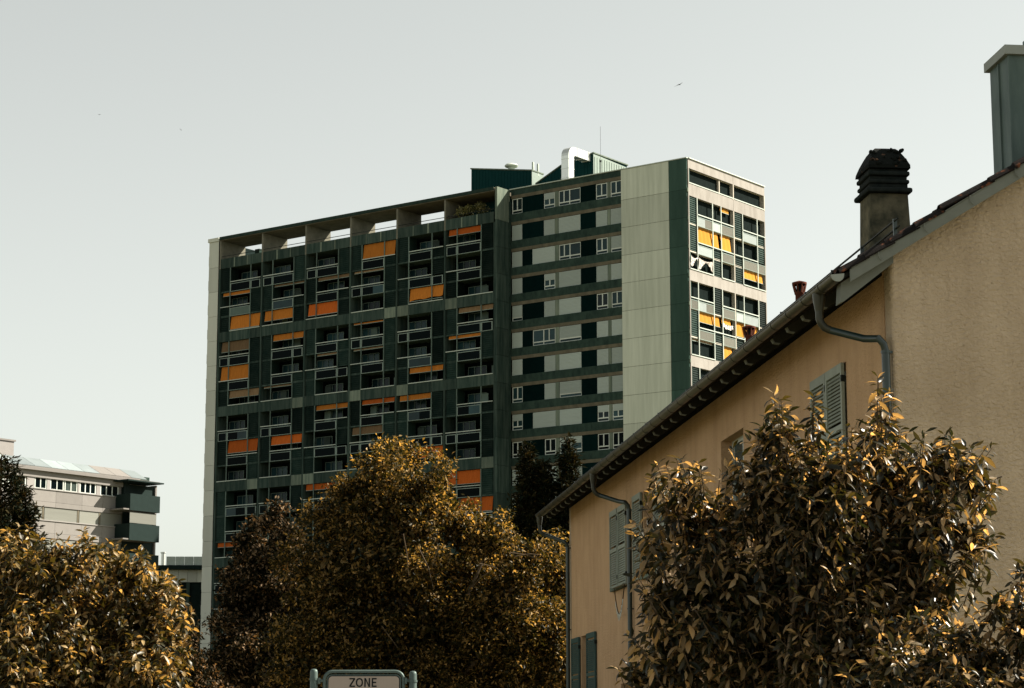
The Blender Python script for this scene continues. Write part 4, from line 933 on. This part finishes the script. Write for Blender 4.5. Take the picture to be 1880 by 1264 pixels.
limbs((1.95, 15.7, 0), bw, M['bark'], T, .05)
inner(T, bw, 15000, .08, L_BUSH)
leafy(T, bw, 1180, L_BUSH, .115, .036, 13, .32, parts=300, up=.75, twigm=M['twig'], tips=(np.array(tp), np.array(td)))
# right edge tree
T = treeroot('glossy_leaf_shrub', 1850, 14.2, 'shrub with drooping amber leaves at the bottom right edge, in front of the roughcast gable', 'shrub')
bw = blobs_world([(1690, 1150, 45), (1650, 1230, 60), (1770, 1170, 34), (1835, 1115, 30), (1878, 1055, 22), (1710, 1230, 48), (1800, 1225, 60), (1880, 1170, 55), (1890, 1120, 40), (1950, 1150, 90), (1900, 1300, 90), (1750, 1300, 80)], 14.2, .25)
limbs((3.3, 14.4, 0), bw, M['bark'], T, .03)
inner(T, bw, 4000, .06, L_BUSH)
leafy(T, bw, 210, L_BUSH, .11, .036, 12, .24, parts=120, up=.6, twigm=M['twig'])
# left foreground tree
T = treeroot('amber_leaf_tree', 130, 27, 'broad tree with dense pointed amber leaves filling the bottom left corner')
BL = [(30, 1040, 70), (100, 1050, 60), (170, 1045, 55), (235, 1060, 50), (290, 1085, 42), (70, 1120, 90), (180, 1130, 90), (270, 1150, 70), (310, 1190, 40), (60, 1220, 120), (180, 1230, 110), (270, 1240, 70), (-60, 1080, 90), (-60, 1220, 120), (100, 1330, 130), (240, 1330, 90)]
bw = blobs_world(BL, 27, .8)
tp = []; td = []
for (u, v) in [(152, 975), (160, 990), (148, 1000), (255, 1003), (258, 1018), (225, 1010), (215, 1015), (95, 1005), (15, 985), (20, 1000), (185, 1008), (310, 1052), (325, 1085), (300, 1060), (330, 1130), (345, 1195), (55, 1008), (125, 1012), (335, 1215), (318, 1100)]:
    for q in range(3): tp.append(np.array(at(u+random.uniform(-7, 7), v+random.uniform(-4, 12), 26.6+random.uniform(-.3, .3)))); td.append(unit(np.array([random.uniform(-.3, .3), random.uniform(-.3, .1), .8])))
limbs((-5.4, 27.2, 0), bw, M['bark'], T, .13)
inner(T, bw, 22000, .12, L_LEFT)
leafy(T, bw, 1600, L_LEFT, .125, .047, 13, .27, parts=300, up=.7, twigm=M['twig'], tips=(np.array(tp), np.array(td)), surf=.6)
# big middle tree
T = treeroot('broad_amber_tree', 760, 67, 'big rounded tree with small amber leaves in front of the tower, tallest in the row')
BL = [(738, 862, 55), (690, 905, 70), (640, 905, 40), (790, 920, 75), (620, 965, 60), (860, 975, 62), (720, 1010, 130), (905, 985, 50), (890, 1020, 75), (960, 1035, 66), (1010, 1015, 42), (600, 1060, 90), (660, 1160, 120), (800, 1130, 130), (930, 1140, 110), (1010, 1120, 60), (1035, 1060, 40), (1030, 1180, 60), (760, 1230, 120), (900, 1240, 120), (1010, 1230, 80), (580, 1210, 100)]
bw = blobs_world(BL, 67, 1.2)
limbs((-3.1, 67.5, 0), bw, M['bark'], T, .22)
inner(T, bw, 46000, .18, L_MID)
clumpy(T, bw, 5200, 17, L_MID, .135, .064, .12, lumps=13, rl=(.22, .42))
tw = MB()
for (u, v, du, dv) in [(935, 1015, 60, 15), (945, 1022, 50, -2), (880, 1035, 45, 20), (770, 1010, 25, 70), (805, 1000, -12, 40), (740, 980, 10, 80), (900, 1050, -35, 30), (700, 1150, 30, 40)]:
    y_ = 64.7; a = at(u, v, y_); c = at(u+du, v+dv, y_+.1); m_ = (a+c)/2+Vector((random.uniform(-.1, .1), 0, .06)); tw.tube([a, m_, c], [.02, .016, .008], 5)
tw.build('bare_twigs', M['twig'], T, -T.location)['kind'] = 'stuff'
# darker tree on its left
T = treeroot('dark_clumped_tree', 470, 74, 'dark tree with brown clumped foliage left of the big rounded tree, against the tower')
BL = [(500, 955, 30), (455, 1000, 42), (530, 1000, 45), (480, 1060, 60), (432, 1060, 36), (436, 1110, 42), (500, 1130, 86), (440, 1180, 50), (470, 1220, 95), (560, 1120, 80), (400, 1235, 42), (370, 1290, 50), (540, 1230, 80)]
bw = blobs_world(BL, 74, 1.4)
limbs((-8.5, 74.6, 0), bw, M['bark'], T, .05)
inner(T, bw, 22000, .19, L_DARK)
clumpy(T, bw, 2300, 17, L_DARK, .15, .07, .13, lumps=12, rl=(.2, .4))
# shrub mass between left tree and tower foot
T = treeroot('dark_bush', 345, 46, 'dark bush in the gap below the low building, beside the tower foot', 'bush')
bw = blobs_world([(322, 1120, 16), (330, 1160, 26), (300, 1185, 40), (340, 1205, 34), (362, 1240, 34), (320, 1250, 60), (375, 1290, 50)], 46, .4); limbs((-6.75, 46.2, 0), bw, M['bark'], T, .05)
clumpy(T, bw, 700, 16, L_DARK, .1, .05, .1)
# conifers
def conifer(name, apexes, Y, label, width, zlow, droop=.25, nb=34, nl=34, lean=0):
    a0 = at(*apexes[0][:2], Y); T = tag(empty(name, (a0.x, Y, 0)), label, 'conifer'); tk = MB(); Ps = []; Ds = []; Ns = []; br = MB()
    for (u, v, wd) in apexes:
        a = at(u, v, Y+random.uniform(-.2, .2)); H = a.z-zlow
        tk.tube([(a.x, a.y, 0), (a.x, a.y, zlow), (a.x+lean*.3, a.y, a.z)], [.16, .12, .015], 7)
        for i in range(nb):
            t = ((i+.3)/nb)**.9; z = a.z-H*t; L = wd*(.10+.9*t**.8)*random.uniform(.75, 1.2)
            for k in range(5):
                an_ = i*2.4+k*1.257+random.uniform(-.3, .3); dx, dy = math.cos(an_), math.sin(an_)
                tip = Vector((a.x+dx*L, a.y+dy*L, z-droop*L+.18*L)); mid = Vector((a.x+dx*L*.55, a.y+dy*L*.55, z-droop*L*.7))
                br.tube([(a.x, a.y, z), mid, tip], [.025, .015, .006], 3, False)
                m_ = max(5, int(nl*L/wd)); s = rng.random(m_)**.7
                for q in s:
                    p = Vector((a.x, a.y, z)).lerp(mid, q/.55) if q < .55 else mid.lerp(tip, (q-.55)/.45)
                    for h in range(5):
                        Ps.append(np.array(p)+rng.normal(size=3)*.0011*Y); Ds.append(unit(np.array([dx, dy, .1])*.8+rng.normal(size=3)*.6)); Ns.append(unit(rng.normal(size=3)*.5+np.array([0, 0, 1.])))
    tk.build('trunk', M['bark'], T, -T.location, smooth=True); br.build('branches', M['bark'], T, -T.location)['kind'] = 'stuff'
    P, D, N = map(np.array, (Ps, Ds, Ns)); L = rng.uniform(.6, 1.4, len(P))*Y*.0026; v, f = diamonds(P, D, N, L, L*.32)
    o = link('foliage', npmesh('foliage', v-np.array(T.location), f, L_CON), T); o['kind'] = 'stuff'; return T
conifer('spruce', [(1043, 806, 1.25), (968, 818, 1.4), (1000, 850, 1.1)], 86, 'dark spruce with two tips standing between the tower and the house eaves', 1.0, 3.5, nb=40, nl=44)
conifer('fir_tree', [(2, 842, 1.35), (40, 900, .8)], 38, 'dark fir with upswept branches at the left edge in front of the pale block', 1.0, 2.2, droop=-.25, nb=36, nl=48)
# plant pots on the tower terrace
TP = wpt(tower, FL.P(-25.6, .75, H0+.2)); T = tag(empty('terrace_plant', TP, 0), 'leafy plant spilling above the rail on the tower roof terrace', 'plant')
MB().lathe([(.3, 0), (.38, .6), (.42, .62), (.42, .66), (.02, .64)], (0, 0), 12).build('pot', M['terra'], T, smooth=True)
MB().tube([(0, 0, .5), (0, 0, 1.3)], .05, 6).build('stem', M['bark'], T)
bw = [(np.array(TP)+np.array([dx, dy, dz]), r) for dx, dy, dz, r in ((0, 0, 1.7, .55), (-1.0, .65, 1.5, .4), (.8, -.5, 1.75, .5), (1.4, -.95, 1.5, .4), (-.5, .3, 1.55, .45))]
clumpy(T, bw, 150, 9, L_POT, .36, .1, .14, lumps=8)

# ================================================================== sign
SY = 12.3
sp = at(666, 1260, SY); sg_ = tag(empty('zone_sign', (sp.x, SY, 0)), 'rectangular street sign reading ZONE held in a grey tube frame between two posts', 'sign')
def sx(u): return (at(u, 1250, SY).x-sp.x)
def sz(v): return at(666, v, SY).z
for u, v in ((575.5, 1228), (757.5, 1232)):
    x = sx(u); z = sz(v)
    o = MB().lathe([(.021, 0), (.021, z-.02), (.019, z-.008), (.012, z-.001), (.002, z)], (x, 0), 16).build('post', M['galv'], sg_, smooth=True)
    MB().tube([(x, 0, z-.062), (x, 0, z-.05)], .0245, 16).build('clamp_band', M['galv'], o)
xl, xr = sx(595), sx(740); zt = sz(1233); rr_ = .045
arc = [(xl, sz(1264)-.62)]+[(xl, zt-rr_)]+[(xl+rr_-rr_*math.cos(a), zt-rr_+rr_*math.sin(a)) for a in (R(15), R(30), R(45), R(60), R(75))]+[(xl+rr_, zt), (xr-rr_, zt)]+[(xr-rr_+rr_*math.sin(a), zt-rr_+rr_*math.cos(a)) for a in (R(15), R(30), R(45), R(60), R(75))]+[(xr, zt-rr_), (xr, sz(1264)-.62)]
MB().tube([(x, 0, z) for x, z in arc], .0095, 10).build('tube_frame', M['galv'], sg_, smooth=True)
for xa, xb, z in ((sx(575.5)+.02, xl-.006, sz(1250)), (xr+.006, sx(757.5)-.02, sz(1250))): MB().tube([(xa, 0, z), (xb, 0, z)], .008, 8).box(min(xa, xb)+.002, min(xa, xb)+.014, -.014, .014, z-.016, z+.016).build('clamp', M['galv'], sg_)
def rrect(x0, x1, z0, z1, r):
    p = []
    for cx, cz, a0 in ((x1-r, z1-r, 0), (x0+r, z1-r, 90), (x0+r, z0+r, 180), (x1-r, z0+r, 270)):
        for k in range(5): a = R(a0+k*22.5); p.append((cx+r*math.cos(a), cz+r*math.sin(a)))
    return p
x0, x1 = xl+.013, xr-.013; z1 = zt-.016; z0 = z1-.68
pl = MB().prism(rrect(x0, x1, z0, z1, .028), -.006, .004, 'y').build('sign_plate', M['galv'], sg_)
MB().prism(rrect(x0+.006, x1-.006, z0+.006, z1-.006, .024), -.0085, -.0065, 'y').build('black_border', M['ink'], pl)
MB().prism(rrect(x0+.0105, x1-.0105, z0+.0105, z1-.0105, .02), -.0105, -.009, 'y').build('sign_face', M['signface'], pl)
def letter(ch, x, z, w, h, s):
    b = MB()
    if ch == 'Z': polys = [[(0, h-s), (w, h-s), (w, h), (0, h)], [(0, 0), (w, 0), (w, s), (0, s)], [(0, s), (s*1.25, s), (w, h-s), (w-s*1.25, h-s)]]
    elif ch == 'N': polys = [[(0, 0), (s, 0), (s, h), (0, h)], [(w-s, 0), (w, 0), (w, h), (w-s, h)], [(s, h), (s, h-s*1.7), (w-s, 0), (w-s, s*1.7)]]
    elif ch == 'E': polys = [[(0, 0), (s, 0), (s, h), (0, h)], [(s, h-s), (w, h-s), (w, h), (s, h)], [(s, 0), (w, 0), (w, s), (s, s)], [(s, h/2-s/2), (w*.92, h/2-s/2), (w*.92, h/2+s/2), (s, h/2+s/2)]]
    if ch == 'O':
        n = 28; polys = []
        def e(a, k): # superellipse outline
            c, q = math.cos(a), math.sin(a); f = lambda t, p: math.copysign(abs(t)**p, t)
            return (w/2+(w/2-k)*f(c, .85), h/2+(h/2-k)*f(q, .85))
        for i in range(n): a, c = 2*math.pi*i/n, 2*math.pi*(i+1)/n; polys.append([e(a, 0), e(c, 0), e(c, s), e(a, s)])
    for p in polys: b.prism([(x+u, z+v) for u, v in p], -.0118, -.0107, 'y')
    return b.build('letter', M['ink'], pl)
hz = sz(1245); bz = sz(1261.5); lh = hz-bz; s_ = lh*.155
for ch_, u0, u1 in (('Z', 641, 651.5), ('O', 653, 666), ('N', 668.5, 679), ('E', 682, 691)): letter(ch_, sx(u0), bz, sx(u1)-sx(u0), lh, s_)

# garland hanging under the far upper window
C_ = Matrix.Translation(HO) @ Matrix.Rotation(HR_, 4, 'Z')
gl = tag(empty('hanging_garland', C_ @ Vector((-.14, 22.3, 4.78)), HR_), 'limp string garland with pale tassels hanging below the far upstairs sill', 'garland')
b = MB(); n = 12; pts = [(0, .55-1.5*i/n, -.62*math.sin(math.pi*i/n)) for i in range(n+1)]; b.tube(pts, .012, 5).build('cord', M['twig'], gl)
b = MB()
for p in pts[2:-2]: b.tube([p, (p[0]-.01, p[1]+.01, p[2]-.16)], [.014, .004], 4)
b.build('tassels', M['wframe'], gl)
MB().box(-.05, .15, -.98, .62, .0, .03).build('rod', M['shutpaint'], gl)

# birds
def bird(u, v, Y, span, tilt, label):
    p = at(u, v, Y); s = span/2; b = MB()
    # swift: fuselage with sickle wings and a forked tail, one surface
    L = span*.42
    b.tube([(-L*.55, 0, 0), (-L*.35, 0, .0), (0, 0, 0), (L*.3, 0, 0), (L*.5, 0, 0)], [.004*span, span*.03, span*.05, span*.04, span*.008], 8)
    for q in (-1, 1):
        pr = [(.14*span, 0, .01), (.12*span, q*s*.35, .05*span), (-.02*span, q*s*.75, .03*span), (-.22*span, q*s, -.02*span), (-.07*span, q*s*.7, .025*span), (-.0*span, q*s*.3, .04*span), (-.03*span, 0, .0)]
        pv_ = pr+[(x, y, z-.012*span) for x, y, z in pr]; n = len(pr)
        b.add(pv_, [tuple(range(n)), tuple(range(2*n-1, n-1, -1))]+[(i, i+n, (i+1) % n+n, (i+1) % n) for i in range(n)])
        tl = [(-L*.45, 0, .0), (-L*.6, q*.03*span, 0), (-L*.95, q*.09*span, 0), (-L*.62, 0, 0)]; tv = tl+[(x, y, z-.008*span) for x, y, z in tl]
        b.add(tv, [(0, 1, 2, 3), (7, 6, 5, 4)]+[(i, i+4, (i+1) % 4+4, (i+1) % 4) for i in range(4)])
    o = b.build('bird', M['bird'], None, p); o.rotation_euler = tilt
    return tag(o, label, 'bird')
bird(1248, 156, 90, .42, (Matrix.Rotation(R(-26), 3, 'Y') @ Matrix.Rotation(R(30), 3, 'X') @ Matrix.Rotation(R(-80), 3, 'Z')).to_euler(), 'dark swift in flight above the tower roof, largest of the birds')
bird(183, 210, 220, .42, (R(10), R(10), R(80)), 'tiny distant bird nearest the left edge of the sky')
bird(332.5, 238, 200, .42, (R(30), R(30), R(60)), 'tiny distant bird above the left end of the tower')
